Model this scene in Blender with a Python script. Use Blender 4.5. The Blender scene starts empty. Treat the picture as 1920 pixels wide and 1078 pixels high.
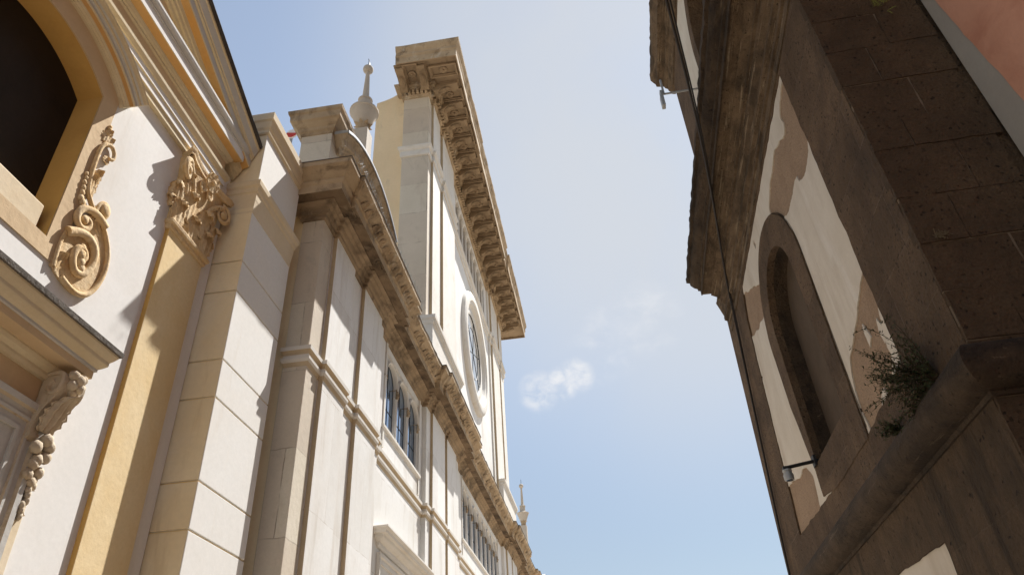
import bpy, bmesh, math, random
from math import sin, cos, pi, radians, sqrt, atan2
from mathutils import Vector, Matrix, noise
from mathutils.geometry import tessellate_polygon
random.seed(7)
scene = bpy.context.scene
COL = scene.collection

# ---------------------------------------------------------------- camera, sky, sun, exposure
cd = bpy.data.cameras.new("camera"); cam = bpy.data.objects.new("camera", cd); COL.objects.link(cam)
PITCH, ROLL, YAW = 0.61368948, -0.06945886, -0.10016117
fw = Vector((sin(YAW)*cos(PITCH), cos(YAW)*cos(PITCH), sin(PITCH)))
r0 = Vector((cos(YAW), -sin(YAW), 0)); u0 = r0.cross(fw)
rt = cos(ROLL)*r0 + sin(ROLL)*u0; up = -sin(ROLL)*r0 + cos(ROLL)*u0
m3 = Matrix((rt, up, -fw)).transposed()
cam.matrix_world = Matrix.Translation((0, 0, 1.6)) @ m3.to_4x4()
cd.sensor_fit = 'HORIZONTAL'; cd.sensor_width = 36; cd.lens = 1341.41*36/1920
cd.clip_start = 0.05; cd.clip_end = 2000
scene.camera = cam

SUN = Vector((1.0, 1.75, 3.25)).normalized()
ld = bpy.data.lights.new("sun", 'SUN'); ld.energy = 4.7; ld.angle = radians(0.53); ld.color = (1.0, 0.97, 0.925)
lo = bpy.data.objects.new("sun", ld); COL.objects.link(lo)
lo.rotation_euler = SUN.to_track_quat('Z', 'Y').to_euler(); lo.location = (20, 35, 65)

world = bpy.data.worlds.new("World"); scene.world = world; world.use_nodes = True
wt = world.node_tree; wt.nodes.clear()
def wn(t, **k):
    n = wt.nodes.new(t)
    for a, b in k.items(): setattr(n, a, b)
    return n
WL = wt.links.new
def wmath(op, a, b=None, clamp=False):
    n = wn('ShaderNodeMath', operation=op, use_clamp=clamp)
    for i, v in enumerate((a, b)):
        if v is None: continue
        if isinstance(v, (int, float)): n.inputs[i].default_value = v
        else: WL(v, n.inputs[i])
    return n.outputs[0]
sky = wn('ShaderNodeTexSky', sky_type='NISHITA', sun_disc=False)
sky.sun_elevation = math.asin(SUN.z); sky.sun_rotation = atan2(SUN.x, SUN.y)
sky.air_density = 1.0; sky.dust_density = 0.12; sky.ozone_density = 1.4
tc = wn('ShaderNodeTexCoord')
def wdot(v):
    d = wn('ShaderNodeVectorMath', operation='DOT_PRODUCT'); WL(tc.outputs['Generated'], d.inputs[0]); d.inputs[1].default_value = Vector(v).normalized(); return d.outputs['Value']
def wnoise(scale, det, dist=0.0, stretch=(1, 1, 1), off=(0, 0, 0)):
    mp = wn('ShaderNodeMapping'); mp.inputs['Scale'].default_value = stretch; mp.inputs['Location'].default_value = off
    WL(tc.outputs['Generated'], mp.inputs['Vector'])
    n = wn('ShaderNodeTexNoise'); n.inputs['Scale'].default_value = scale; n.inputs['Detail'].default_value = det; n.inputs['Distortion'].default_value = dist; n.inputs['Roughness'].default_value = 0.55
    WL(mp.outputs[0], n.inputs['Vector']); return n.outputs['Fac']
def wrange(x, a, b, c=0.0, d=1.0):
    n = wn('ShaderNodeMapRange', interpolation_type='SMOOTHSTEP'); WL(x, n.inputs['Value'])
    for i, v in zip(('From Min', 'From Max', 'To Min', 'To Max'), (a, b, c, d)): n.inputs[i].default_value = v
    return n.outputs['Result']
# thin high cloud, thicker towards the sun, and one small cumulus low over the street
veil = wmath('MULTIPLY', wrange(wdot((0.21, 0.654, 0.727)), 0.83, 0.985, 0.0, 1.0), wrange(wnoise(2.3, 5, 0.4, (1, 1, 0.7), (3.1, 0.4, 0)), 0.2, 0.65, 0.55, 1.0))
def puff(v, a, b, sc, lo_, hi_):
    return wmath('MULTIPLY', wrange(wdot(v), a, b), wrange(wnoise(sc, 7, 0.25, (1, 1, 1.4)), lo_, hi_))
PUFFS = [((-0.0080, 0.8853, 0.4650), 0.99955, 0.99998, 34, 0.30, 0.66), ((-0.0300, 0.8885, 0.4570), 0.99960, 0.99998, 40, 0.34, 0.68), ((-0.0620, 0.8905, 0.4500), 0.99945, 0.99998, 34, 0.30, 0.66),
         ((0.018, 0.874, 0.486), 0.9988, 0.9999, 34, 0.40, 1.0), ((0.0450, 0.8640, 0.5020), 0.9982, 0.9999, 30, 0.38, 1.0), ((0.0950, 0.8480, 0.5205), 0.9982, 0.9999, 26, 0.34, 0.9)]
cloud = None
for i_, (v, a, b, sc, l_, h_) in enumerate(PUFFS):
    p = wmath('MULTIPLY', puff(v, a, b, sc, l_, h_), 1.0 if i_ < 3 else 0.6); cloud = p if cloud is None else wmath('MAXIMUM', cloud, p)
fac = wmath('ADD', wmath('MULTIPLY', veil, 0.82), wmath('MULTIPLY', cloud, 0.0), True)
bg1 = wn('ShaderNodeBackground'); bg1.inputs['Strength'].default_value = 0.105
hs = wn('ShaderNodeHueSaturation'); hs.inputs['Saturation'].default_value = 0.68; WL(wrange(wdot((0, 0, 1)), 0.12, 0.72, 0.50, 0.92), hs.inputs['Value'])
tintn = wn('ShaderNodeMix', data_type='RGBA', blend_type='MULTIPLY'); tintn.inputs[0].default_value = 1.0; tintn.inputs[7].default_value = (1.02, 1.03, 0.97, 1); WL(sky.outputs['Color'], tintn.inputs[6]); WL(tintn.outputs[2], hs.inputs['Color']); WL(hs.outputs['Color'], bg1.inputs['Color'])
bg2 = wn('ShaderNodeBackground'); bg2.inputs['Color'].default_value = (0.86, 0.885, 0.92, 1); bg2.inputs['Strength'].default_value = 0.41
bg3 = wn('ShaderNodeBackground'); bg3.inputs['Color'].default_value = (0.97, 0.96, 0.955, 1); bg3.inputs['Strength'].default_value = 0.50
mx2 = wn('ShaderNodeMixShader'); mx = wn('ShaderNodeMixShader'); WL(fac, mx.inputs[0]); WL(bg1.outputs[0], mx.inputs[1]); WL(bg2.outputs[0], mx.inputs[2])
wo = wn('ShaderNodeOutputWorld'); WL(wmath('MULTIPLY', cloud, 0.72), mx2.inputs[0]); WL(mx.outputs[0], mx2.inputs[1]); WL(bg3.outputs[0], mx2.inputs[2]); WL(mx2.outputs[0], wo.inputs['Surface'])

vs = scene.view_settings
vs.view_transform = 'Standard'; vs.look = 'None'; vs.gamma = 1.0; vs.use_curve_mapping = False; vs.exposure = 0.97
scene.cycles.max_bounces = 8; scene.cycles.diffuse_bounces = 5

# ---------------------------------------------------------------- materials
def mat(name, c1, c2, scale=2.0, rough=0.85, bump=0.25, bscale=18.0, stain=None, fleck=None, stretch=(1, 1, 1), tiles=None, metal=0.0, spec=0.3, veins=None, grain=0.22):
    m = bpy.data.materials.new(name); m.use_nodes = True; nt = m.node_tree; N = nt.nodes; LK = nt.links.new
    bs = N['Principled BSDF']; bs.inputs['Roughness'].default_value = rough; bs.inputs['Metallic'].default_value = metal
    bs.inputs['Specular IOR Level'].default_value = spec
    g = N.new('ShaderNodeNewGeometry')
    def nz(sc, det, st=(1, 1, 1), ro=0.6, dist=0.0):
        mp = N.new('ShaderNodeMapping'); mp.inputs['Scale'].default_value = st; LK(g.outputs['Position'], mp.inputs['Vector'])
        t = N.new('ShaderNodeTexNoise'); t.inputs['Scale'].default_value = sc; t.inputs['Detail'].default_value = det; t.inputs['Roughness'].default_value = ro; t.inputs['Distortion'].default_value = dist
        LK(mp.outputs[0], t.inputs['Vector']); return t.outputs['Fac']
    def rng(x, a, b, c=0.0, d=1.0):
        n = N.new('ShaderNodeMapRange'); LK(x, n.inputs['Value'])
        for i, v in zip(('From Min', 'From Max', 'To Min', 'To Max'), (a, b, c, d)): n.inputs[i].default_value = v
        return n.outputs['Result']
    def mix(f, a, b):
        n = N.new('ShaderNodeMix'); n.data_type = 'RGBA'
        if isinstance(f, float): n.inputs[0].default_value = f
        else: LK(f, n.inputs[0])
        for s, v in ((6, a), (7, b)):
            if isinstance(v, tuple): n.inputs[s].default_value = (*v, 1)
            else: LK(v, n.inputs[s])
        return n.outputs[2]
    def mth(op, a, b):
        n = N.new('ShaderNodeMath'); n.operation = op
        for i, v in enumerate((a, b)):
            if isinstance(v, float): n.inputs[i].default_value = v
            else: LK(v, n.inputs[i])
        return n.outputs[0]
    big = nz(scale, 6, stretch); col = mix(rng(big, 0.32, 0.68), c1, c2)
    height = nz(bscale, 8, stretch, 0.65)
    if stain:                                     # list of (colour, scale, lo, hi, stretch, amount)
        for (sc_, s, lo_, hi_, st, amt) in stain:
            f = rng(nz(s, 7, st, 0.65, 0.5), lo_, hi_, 0.0, amt); col = mix(f, col, sc_)
    if fleck:                                     # small pits: (colour, scale, size)
        v = N.new('ShaderNodeTexVoronoi'); v.inputs['Scale'].default_value = fleck[1]
        wn_ = N.new('ShaderNodeTexNoise'); wn_.inputs['Scale'].default_value = fleck[1]*1.3; wn_.inputs['Detail'].default_value = 3; LK(g.outputs['Position'], wn_.inputs['Vector'])
        va = N.new('ShaderNodeVectorMath'); va.operation = 'MULTIPLY_ADD'; LK(wn_.outputs['Color'], va.inputs[0]); va.inputs[1].default_value = (1.1/fleck[1],)*3; LK(g.outputs['Position'], va.inputs[2]); LK(va.outputs[0], v.inputs['Vector'])
        gate = rng(nz(fleck[1]*0.45, 3), 0.44, 0.62)
        f = mth('MULTIPLY', rng(v.outputs['Distance'], fleck[2], fleck[2]*1.5, 1.0, 0.0), gate); col = mix(f, col, fleck[0]); height = mth('SUBTRACT', height, mth('MULTIPLY', f, 0.8))
    if tiles:                                     # (axis, width, height, mortar, mortar colour, amount, offset)
        ax, w, h, mo, mc, amt, off = tiles
        sp = N.new('ShaderNodeSeparateXYZ'); LK(g.outputs['Position'], sp.inputs[0]); cb = N.new('ShaderNodeCombineXYZ')
        wob = mth('MULTIPLY', mth('SUBTRACT', nz(3.0, 3), 0.5), 0.05)
        LK(mth('ADD', sp.outputs[ax], mth('ADD', wob, 20.0)), cb.inputs[0]); LK(mth('ADD', mth('ADD', sp.outputs[2], wob), float(off)), cb.inputs[1])
        b = N.new('ShaderNodeTexBrick'); b.inputs['Scale'].default_value = 1.0; b.inputs['Brick Width'].default_value = w; b.inputs['Row Height'].default_value = h; b.inputs['Mortar Size'].default_value = mo
        b.inputs['Color1'].default_value = (0.42, 0.42, 0.42, 1); b.inputs['Color2'].default_value = (0.62, 0.62, 0.62, 1); b.inputs['Mortar'].default_value = (0.5, 0.5, 0.5, 1); b.inputs['Mortar Smooth'].default_value = 0.2
        LK(cb.outputs[0], b.inputs['Vector'])
        tint = N.new('ShaderNodeMix'); tint.data_type = 'RGBA'; tint.blend_type = 'OVERLAY'; tint.inputs[0].default_value = 0.8
        LK(col, tint.inputs[6]); LK(b.outputs['Color'], tint.inputs[7]); col = tint.outputs[2]
        f = mth('MULTIPLY', mth('MULTIPLY', b.outputs['Fac'], rng(nz(4.5, 4), 0.4, 0.62)), float(amt)); col = mix(f, col, mc)
        height = mth('SUBTRACT', height, mth('MULTIPLY', b.outputs['Fac'], 0.35))
    if grain > .3:
        height = mth('ADD', height, mth('MULTIPLY', nz(6.0, 5, (1, 1, 1), 0.7), 1.6))
    fine = mix(rng(nz(bscale*2.5, 5), 0.3, 0.7, 0.0, grain), col, tuple(c*(0.72 if grain < .3 else 0.42) for c in c1))
    LK(fine, bs.inputs['Base Color'])
    bp = N.new('ShaderNodeBump'); bp.inputs['Strength'].default_value = bump; bp.inputs['Distance'].default_value = 0.03 if grain < .3 else 0.055
    LK(height, bp.inputs['Height']); LK(bp.outputs[0], bs.inputs['Normal'])
    return m
V = (1, 1, 0.16)      # vertical streaks
white = mat('white_plaster', (.78, .77, .75), (.745, .73, .70), 1.3, .9, .055, 9, [((.50, .43, .33), 1.8, .55, .74, V, .5), ((.62, .57, .49), .9, .5, .75, (1, 1, 1), .4)])
creamw = mat('aged_cream_wash', (.77, .76, .735), (.74, .72, .68), 1.3, .9, .07, 9, [((.50, .38, .22), 2.2, .60, .76, V, .5), ((.77, .735, .67), .9, .45, .7, (1, 1, 1), .6)])
frontm = mat('stained_cream_front', (.78, .67, .47), (.74, .61, .40), 1.6, .9, .2, 9, [((.42, .28, .13), 2.6, .56, .74, V, .55), ((.75, .68, .55), 1.1, .5, .7, (1, 1, 1), .5)])
cream = mat('cream_plaster', (.66, .54, .36), (.70, .60, .45), 1.7, .9, .12, 10, [((.52, .36, .17), 2.0, .58, .8, V, .4)])
ochre = mat('ochre_plaster', (.72, .54, .28), (.76, .61, .37), 1.6, .9, .15, 11, [((.80, .68, .46), 1.1, .52, .74, (1, 1, .6), .55), ((.46, .28, .09), 3.0, .64, .8, V, .4)])
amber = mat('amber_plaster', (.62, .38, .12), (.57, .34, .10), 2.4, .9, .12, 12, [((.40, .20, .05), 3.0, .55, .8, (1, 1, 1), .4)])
orange = mat('orange_paint', (.66, .36, .11), (.62, .40, .17), 3.0, .85, .12, 14, [((.45, .20, .06), 5.0, .58, .78, (1, 1, 1), .5)])
fillet = mat('pale_moulding', (.64, .53, .34), (.68, .59, .42), 2.5, .9, .15, 14, [((.34, .25, .13), 4.0, .58, .78, (1, 1, 1), .5)])
greyp = mat('grey_paint', (.50, .49, .46), (.58, .56, .52), 2.0, .85, .12, 14, [((.36, .30, .22), 4.0, .6, .8, (1, 1, 1), .4)])
tanp = mat('tan_plaster', (.66, .50, .31), (.58, .43, .26), 1.9, .92, .2, 12, [((.36, .26, .16), 3.0, .56, .78, V, .4)])
roofd = mat('dark_roof_edge', (.045, .038, .034), (.08, .07, .06), 5, .9, .4, 25)
slab = mat('mossy_slab', (.16, .14, .12), (.10, .085, .07), 8, .95, .8, 30)
carve = mat('carved_ochre_stucco', (.62, .42, .20), (.74, .60, .39), 7, .9, .35, 30, [((.32, .17, .06), 7, .5, .7, (1, 1, 1), .6)])
carvep = mat('carved_pale_stucco', (.50, .40, .28), (.58, .50, .38), 5, .9, .35, 30, [((.28, .18, .09), 7, .52, .7, (1, 1, 1), .6)])
marble = mat('white_marble', (.77, .762, .74), (.725, .705, .67), .8, .7, .10, 8, [((.55, .49, .41), 1.6, .52, .75, (1, 1, .35), .45), ((.42, .34, .25), 2.3, .55, .74, V, .62)], tiles=(1, 1.35, 1.55, .006, (.42, .35, .27), .7, .25))
marblep = mat('plain_marble', (.73, .705, .66), (.655, .615, .55), 1.2, .75, .15, 12, [((.50, .41, .29), 2.5, .54, .75, (1, 1, 1), .5)])
greym = mat('grey_marble_blocks', (.56, .49, .395), (.63, .555, .45), 1.5, .8, .18, 14, [((.33, .29, .23), 2.8, .55, .75, (1, 1, .5), .55)], tiles=(0, 3.0, 1.02, .008, (.26, .22, .17), .8, .1))
cornst = mat('weathered_cornice', (.50, .385, .255), (.36, .265, .165), 2.2, .92, .5, 20, [((.11, .075, .045), 2.6, .50, .66, (1, 1, 1), .85), ((.60, .55, .47), 3.2, .56, .72, (1, 1, .4), .7)])
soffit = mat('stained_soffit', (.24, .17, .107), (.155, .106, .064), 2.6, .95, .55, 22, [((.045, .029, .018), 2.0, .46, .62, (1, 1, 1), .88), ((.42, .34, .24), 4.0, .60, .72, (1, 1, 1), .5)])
flash = mat('lead_flashing', (.34, .35, .37), (.25, .25, .26), 6, .45, .15, 20, metal=.5)
butt = mat('yellow_plaster', (.82, .66, .44), (.76, .60, .38), 1.2, .92, .2, 9, [((.30, .26, .19), 1.6, .62, .80, (1, 1, .5), .7), ((.72, .64, .44), 2, .5, .7, V, .4)])
tuff = mat('tuff_stone', (.195, .125, .072), (.098, .061, .035), 1.7, .95, 1.0, 22, [((.045, .031, .022), 2.0, .56, .74, (1, 1, .5), .7), ((.20, .145, .095), 5.0, .62, .76, (1, 1, .5), .45)], fleck=((.030, .020, .013), 21, .20), tiles=(1, 1.1, .52, .007, (.24, .18, .125), .5, .3), grain=.6)
tuffb = mat('tuff_blocks', (.150, .097, .056), (.078, .050, .029), 1.6, .96, 1.0, 20, [((.040, .028, .020), 1.8, .55, .74, (.5, 1, 1), .6)], fleck=((.022, .015, .010), 20, .17), grain=.6)
tuffc = mat('stained_tuff_cornice', (.235, .160, .095), (.125, .083, .048), 3.4, .96, .9, 30, [((.036, .025, .016), 2.6, .46, .62, (1.3, .6, 1.3), .85), ((.44, .35, .235), 8.0, .57, .67, (4, .16, 4), .75)], fleck=((.015, .01, .008), 19, .15), grain=.6)
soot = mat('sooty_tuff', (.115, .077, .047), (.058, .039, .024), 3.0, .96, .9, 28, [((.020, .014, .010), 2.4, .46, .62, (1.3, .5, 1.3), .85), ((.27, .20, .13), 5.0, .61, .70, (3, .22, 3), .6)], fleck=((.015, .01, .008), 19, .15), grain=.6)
tuffs = mat('streaked_tuff', (.155, .100, .057), (.080, .052, .030), 3.0, .96, 1.0, 22, [((.030, .021, .014), 4.0, .50, .66, (1, 1, .12), .8), ((.21, .155, .09), 5.0, .62, .76, (1, 1, .10), .55)], fleck=((.018, .013, .01), 13, .15), tiles=(1, 1.3, .8, .006, (.16, .12, .08), .4, .3), grain=.6)
panelm = mat('aged_white_plaster', (.62, .56, .475), (.53, .465, .38), 1.6, .92, .2, 10, [((.38, .30, .22), 2.4, .50, .72, V, .6), ((.70, .66, .60), 3.0, .55, .7, V, .5)])
patchm = mat('bare_render', (.40, .28, .185), (.33, .225, .145), 3.0, .95, .5, 24, [((.20, .125, .075), 4.0, .56, .74, (1, 1, 1), .5)], fleck=((.16, .10, .06), 16, .12), grain=.6)
mortarm = mat('old_mortar', (.24, .18, .125), (.10, .07, .048), 4.0, .97, .6, 30)
bedm = mat('stained_bed_moulding', (.37, .275, .18), (.26, .19, .12), 2.4, .93, .45, 20, [((.06, .04, .025), 1.9, .48, .66, (1, 1, 1), .85), ((.50, .41, .30), 3.5, .60, .74, (1, 1, .5), .5)])
edgem = mat('ochre_edge', (.56, .445, .30), (.46, .36, .23), 2.0, .85, .2, 12, [((.32, .23, .13), 3.0, .56, .76, V, .6)])  # browner tone for pilaster side faces and string-course fillets
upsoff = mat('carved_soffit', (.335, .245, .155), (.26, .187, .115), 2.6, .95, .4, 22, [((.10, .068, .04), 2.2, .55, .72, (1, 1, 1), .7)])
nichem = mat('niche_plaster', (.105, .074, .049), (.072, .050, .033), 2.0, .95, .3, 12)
pinkm = mat('salmon_plaster', (.64, .33, .22), (.58, .285, .185), 1.1, .92, .3, 9, [((.38, .13, .075), 1.8, .5, .72, (1, .6, 1), .6), ((.58, .30, .21), 4, .6, .75, (1, 1, 1), .35)])
greyr = mat('grey_render', (.40, .37, .325), (.35, .32, .28), 2.0, .95, .2, 14)
pave = mat('street_stone', (.46, .37, .27), (.38, .305, .225), 1.5, .85, .4, 12, tiles=(0, .8, .5, .012, (.12, .11, .10), .8, 0))
glass = mat('window_glass', (.36, .50, .70), (.26, .37, .53), 1.0, .08, .03, 3, metal=.9)
darkw = mat('dark_recess', (.030, .022, .016), (.022, .017, .013), 3, .9, .2, 10)
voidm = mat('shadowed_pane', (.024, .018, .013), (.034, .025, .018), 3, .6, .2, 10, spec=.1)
skyglass = mat('pale_leaded_glass', (.86, .87, .87), (.76, .79, .80), 2.0, .12, .04, 4, metal=.9)
iron = mat('dark_iron', (.05, .048, .047), (.035, .033, .032), 8, .55, .1, 30, metal=.6)
greymet = mat('grey_metal', (.42, .42, .41), (.36, .36, .35), 8, .5, .1, 30, metal=.4)
cablem = mat('black_cable', (.025, .02, .018), (.03, .024, .02), 8, .7, .1, 30)
bluem = mat('blue_cable', (.04, .06, .22), (.04, .05, .18), 8, .6, .1, 30)
leafm = mat('caper_leaves', (.075, .088, .034), (.05, .06, .024), 9, .8, .1, 30, spec=.2)
twig = mat('twigs', (.075, .05, .03), (.055, .038, .022), 9, .9, .2, 30)
fern = mat('yellow_green_leaves', (.24, .24, .045), (.18, .20, .035), 9, .7, .1, 30)
dry = mat('dry_grass', (.24, .19, .12), (.17, .13, .08), 9, .9, .1, 30)
redp = mat('red_paint', (.55, .06, .04), (.5, .05, .035), 4, .5, .05, 10)
spirem = mat('spire_stone', (.52, .455, .375), (.46, .40, .325), 3, .85, .2, 16, [((.40, .33, .25), 4, .55, .75, V, .5)])

# ---------------------------------------------------------------- mesh helpers
class MB:
    def __init__(s): s.v = []; s.f = []; s.m = []
    def add(s, vs_, fs_, mi=0):
        o = len(s.v); s.v += [tuple(v) for v in vs_]
        for i, f in enumerate(fs_):
            s.f.append(tuple(o+j for j in f)); s.m.append(mi[i] if isinstance(mi, list) else mi)
        return s
    def box(s, x0, x1, y0, y1, z0, z1, mi=0):
        P = [(x, y, z) for x in (x0, x1) for y in (y0, y1) for z in (z0, z1)]
        return s.add(P, [(0, 1, 3, 2), (4, 6, 7, 5), (0, 4, 5, 1), (2, 3, 7, 6), (0, 2, 6, 4), (1, 5, 7, 3)], mi)
    def prism(s, outer, fn, holes=(), back=True, mi=0, ms=None):
        """fn(a, b, side) -> 3D; side 0 is the seen face, 1 the back"""
        loops = [list(outer)] + [list(h) for h in holes]
        tri = tessellate_polygon([[Vector((a, b, 0)) for a, b in lp] for lp in loops])
        flat = [p for lp in loops for p in lp]; n = len(flat)
        vs_ = [fn(a, b, 0) for a, b in flat] + [fn(a, b, 1) for a, b in flat]
        fs_ = [tuple(t) for t in tri]; mm = [mi]*len(fs_)
        if back: fs_ += [tuple(n+i for i in reversed(t)) for t in tri]; mm += [mi]*len(tri)
        o = 0
        for lp in loops:
            k = len(lp)
            for i in range(k):
                j = (i+1) % k; fs_.append((o+i, o+j, n+o+j, n+o+i)); mm.append(mi if ms is None else ms)
            o += k
        return s.add(vs_, fs_, mm)
    def sweep(s, path, prof, N, closed=False, mats=None, lat0=None, lat1=None, caps=True):
        P = [Vector(p) for p in path]; N = Vector(N).normalized(); n = len(P); k = len(prof)
        segs = n if closed else n-1
        T = [(P[(i+1) % n]-P[i]).normalized() for i in range(segs)]; L = [t.cross(N).normalized() for t in T]
        vs_ = []
        for i in range(n):
            if closed: a, b = L[i-1], L[i]
            else: a, b = L[max(0, i-1)], L[min(segs-1, i)]
            m = (a+b)/max(0.15, 1+a.dot(b))
            if not closed and i == 0 and lat0 is not None: m = Vector(lat0)
            if not closed and i == n-1 and lat1 is not None: m = Vector(lat1)
            for (x, y) in prof: vs_.append(P[i]+m*x+N*y)
        fs_ = []; mm = []
        for i in range(segs):
            j = (i+1) % n
            for q in range(k-1):
                fs_.append((i*k+q, j*k+q, j*k+q+1, i*k+q+1)); mm.append(mats[q] if mats else 0)
        if not closed and caps:
            fs_.append(tuple(range(k))); mm.append(mats[0] if mats else 0); fs_.append(tuple((n-1)*k+q for q in reversed(range(k)))); mm.append(mats[0] if mats else 0)
        return s.add(vs_, fs_, mm)
    def tube(s, pts, rad, n=8, mi=0, flat=1.0, fdir=None):
        P = [Vector(p) for p in pts]; k = len(P)
        R_ = rad if isinstance(rad, (list, tuple)) else [rad]*k
        vs_ = []; pu = None
        for i in range(k):
            t = (P[min(k-1, i+1)]-P[max(0, i-1)]).normalized()
            u = Vector(fdir) if fdir is not None else (pu if pu is not None else Vector((0.31, 0.2, 0.93)))
            u = (u-t*u.dot(t))
            u = u.normalized() if u.length > 1e-5 else t.orthogonal().normalized()
            pu = u; w = t.cross(u)
            for j in range(n):
                a = 2*pi*j/n; vs_.append(P[i]+u*(cos(a)*R_[i]*flat)+w*(sin(a)*R_[i]))
        fs_ = [(i*n+j, i*n+(j+1) % n, (i+1)*n+(j+1) % n, (i+1)*n+j) for i in range(k-1) for j in range(n)]
        fs_ += [tuple(reversed(range(n))), tuple((k-1)*n+j for j in range(n))]
        return s.add(vs_, fs_, mi)
    def lathe(s, c, prof, n=20, mi=0):
        vs_ = [(c[0]+r*cos(2*pi*j/n), c[1]+r*sin(2*pi*j/n), c[2]+z) for r, z in prof for j in range(n)]; k = len(prof)
        fs_ = [(i*n+j, i*n+(j+1) % n, (i+1)*n+(j+1) % n, (i+1)*n+j) for i in range(k-1) for j in range(n)]
        fs_ += [tuple(reversed(range(n))), tuple((k-1)*n+j for j in range(n))]
        return s.add(vs_, fs_, mi)
    def ell(s, c, r, nu=10, nv=7, mi=0, jit=0.0):
        vs_ = []
        for i in range(nv+1):
            th = pi*i/nv
            for j in range(nu):
                ph = 2*pi*j/nu; q = 1+random.uniform(-jit, jit)
                vs_.append((c[0]+r[0]*sin(th)*cos(ph)*q, c[1]+r[1]*sin(th)*sin(ph)*q, c[2]+r[2]*cos(th)*q))
        fs_ = [(i*nu+j, (i+1)*nu+j, (i+1)*nu+(j+1) % nu, i*nu+(j+1) % nu) for i in range(nv) for j in range(nu)]
        return s.add(vs_, fs_, mi)
    def leaf(s, c, u, w, n_, wid, hei, curl, lobes=4, thick=0.012, mi=0, nu=15, nv=17, vein=0.5):
        """acanthus leaf: c base centre, u up, w sideways, n_ outwards; tip curls out and over"""
        c, u, w, n_ = Vector(c), Vector(u), Vector(w), Vector(n_); vs_ = []
        for i in range(nv):
            t = i/(nv-1)
            sc = (0.62+0.38*sin(pi*min(1, t*1.25)))*(1 if t < .72 else sqrt(max(0.02, 1-((t-.72)/.335)**2)))*(1+0.14*sin(t*lobes*2*pi))
            t0 = .60; hh = oo = 0.0; ks = 24
            for q_ in range(ks):
                tt = t*(q_+.5)/ks; an = .10+(0 if tt < t0 else curl*((tt-t0)/(1-t0))); hh += hei*t/ks*cos(an); oo += hei*t/ks*sin(an)
            for j in range(nu):
                q = (j/(nu-1)-.5)*2
                bow = (1-q*q)*0.10*wid*(1-.6*t)+0.085*wid*cos(q*7*pi/2)*vein
                vs_.append(c+u*(hh-abs(q)*0.05*hei*t)+w*(q*wid*.5*sc)+n_*(oo*(1-.25*q*q)+bow))
        m = len(vs_); vs_ += [v-n_*thick-u*thick*.4 for v in vs_]
        fs_ = []
        for i in range(nv-1):
            for j in range(nu-1):
                a = i*nu+j; fs_.append((a, a+1, a+nu+1, a+nu)); fs_.append((m+a, m+a+nu, m+a+nu+1, m+a+1))
        bd = [j for j in range(nu)]+[i*nu+nu-1 for i in range(1, nv)]+[(nv-1)*nu+j for j in range(nu-2, -1, -1)]+[i*nu for i in range(nv-2, 0, -1)]
        for i in range(len(bd)):
            a, b = bd[i], bd[(i+1) % len(bd)]; fs_.append((b, a, m+a, m+b))
        return s.add(vs_, fs_, mi)
    def build(s, name, mats, parent=None, smooth=False, base=None, bevel=0.0, loc=None):
        me = bpy.data.meshes.new(name); me.from_pydata(s.v, [], s.f)
        for m in (mats if isinstance(mats, (list, tuple)) else [mats]): me.materials.append(m)
        me.polygons.foreach_set('material_index', s.m)
        bm = bmesh.new(); bm.from_mesh(me); bmesh.ops.remove_doubles(bm, verts=bm.verts, dist=1e-5); bmesh.ops.recalc_face_normals(bm, faces=bm.faces); bm.to_mesh(me); bm.free()
        if smooth:
            me.polygons.foreach_set('use_smooth', [True]*len(me.polygons))
            if smooth != 'all':
                me.set_sharp_from_angle(angle=radians(smooth if smooth is not True else 40))
        o = bpy.data.objects.new(name, me); COL.objects.link(o)
        if parent is not None:
            o.parent = parent
        if loc is not None: o.location = loc
        elif parent is not None: o.location = tuple(-c for c in root_loc(parent))
        if bevel:
            b = o.modifiers.new('bevel', 'BEVEL'); b.width = bevel; b.segments = 2; b.limit_method = 'ANGLE'; b.angle_limit = radians(50)
        return o
def root_loc(p):
    return tuple(p['base']) if 'base' in p else (0, 0, 0)
def thing(name, label, cat, base, rot=0.0, group=None):
    o = bpy.data.objects.new(name, None); COL.objects.link(o); o.empty_display_size = .3
    o['base'] = list(base)
    b = Vector(base)
    if rot: b = Matrix.Rotation(rot, 3, 'Z') @ b
    o.location = b; o.rotation_euler = (0, 0, rot)
    o['label'] = label; o['category'] = cat
    if group: o['group'] = group
    return o
def tag(o, label, cat, group=None):
    o['label'] = label; o['category'] = cat
    if group: o['group'] = group
    return o
def arc(cy, cz, r, a0, a1, n):
    return [(cy+r*cos(a0+(a1-a0)*i/n), cz+r*sin(a0+(a1-a0)*i/n)) for i in range(n+1)]
def rough_edge(pts, step, amp, seed=0):
    out = []; n = len(pts)
    for i in range(n):
        a, b = Vector(pts[i]), Vector(pts[(i+1) % n]); k = max(1, int((b-a).length/step)); d = (b-a).normalized() if (b-a).length else Vector((1, 0)); nn = Vector((-d.y, d.x))
        for j in range(k):
            p = a+(b-a)*j/k; q = noise.noise(Vector((p.x*5, p.y*5, seed)))*amp+noise.noise(Vector((p.x*23, p.y*23, seed+3)))*amp*.55
            out.append(tuple(p+nn*q))
    return out
def smoothed(pts, n=2):
    for _ in range(n):
        q = [pts[0]]
        for a, b in zip(pts[:-1], pts[1:]):
            q.append(tuple(.75*x+.25*y for x, y in zip(a, b))); q.append(tuple(.25*x+.75*y for x, y in zip(a, b)))
        pts = q+[pts[-1]]
    return pts
def spiral(c, r0, r1, a0, turns, n=40, sgn=1):
    return [(c[0]+(r0+(r1-r0)*i/n)*cos(a0+sgn*2*pi*turns*i/n), c[1]+(r0+(r1-r0)*i/n)*sin(a0+sgn*2*pi*turns*i/n)) for i in range(n+1)]
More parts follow.
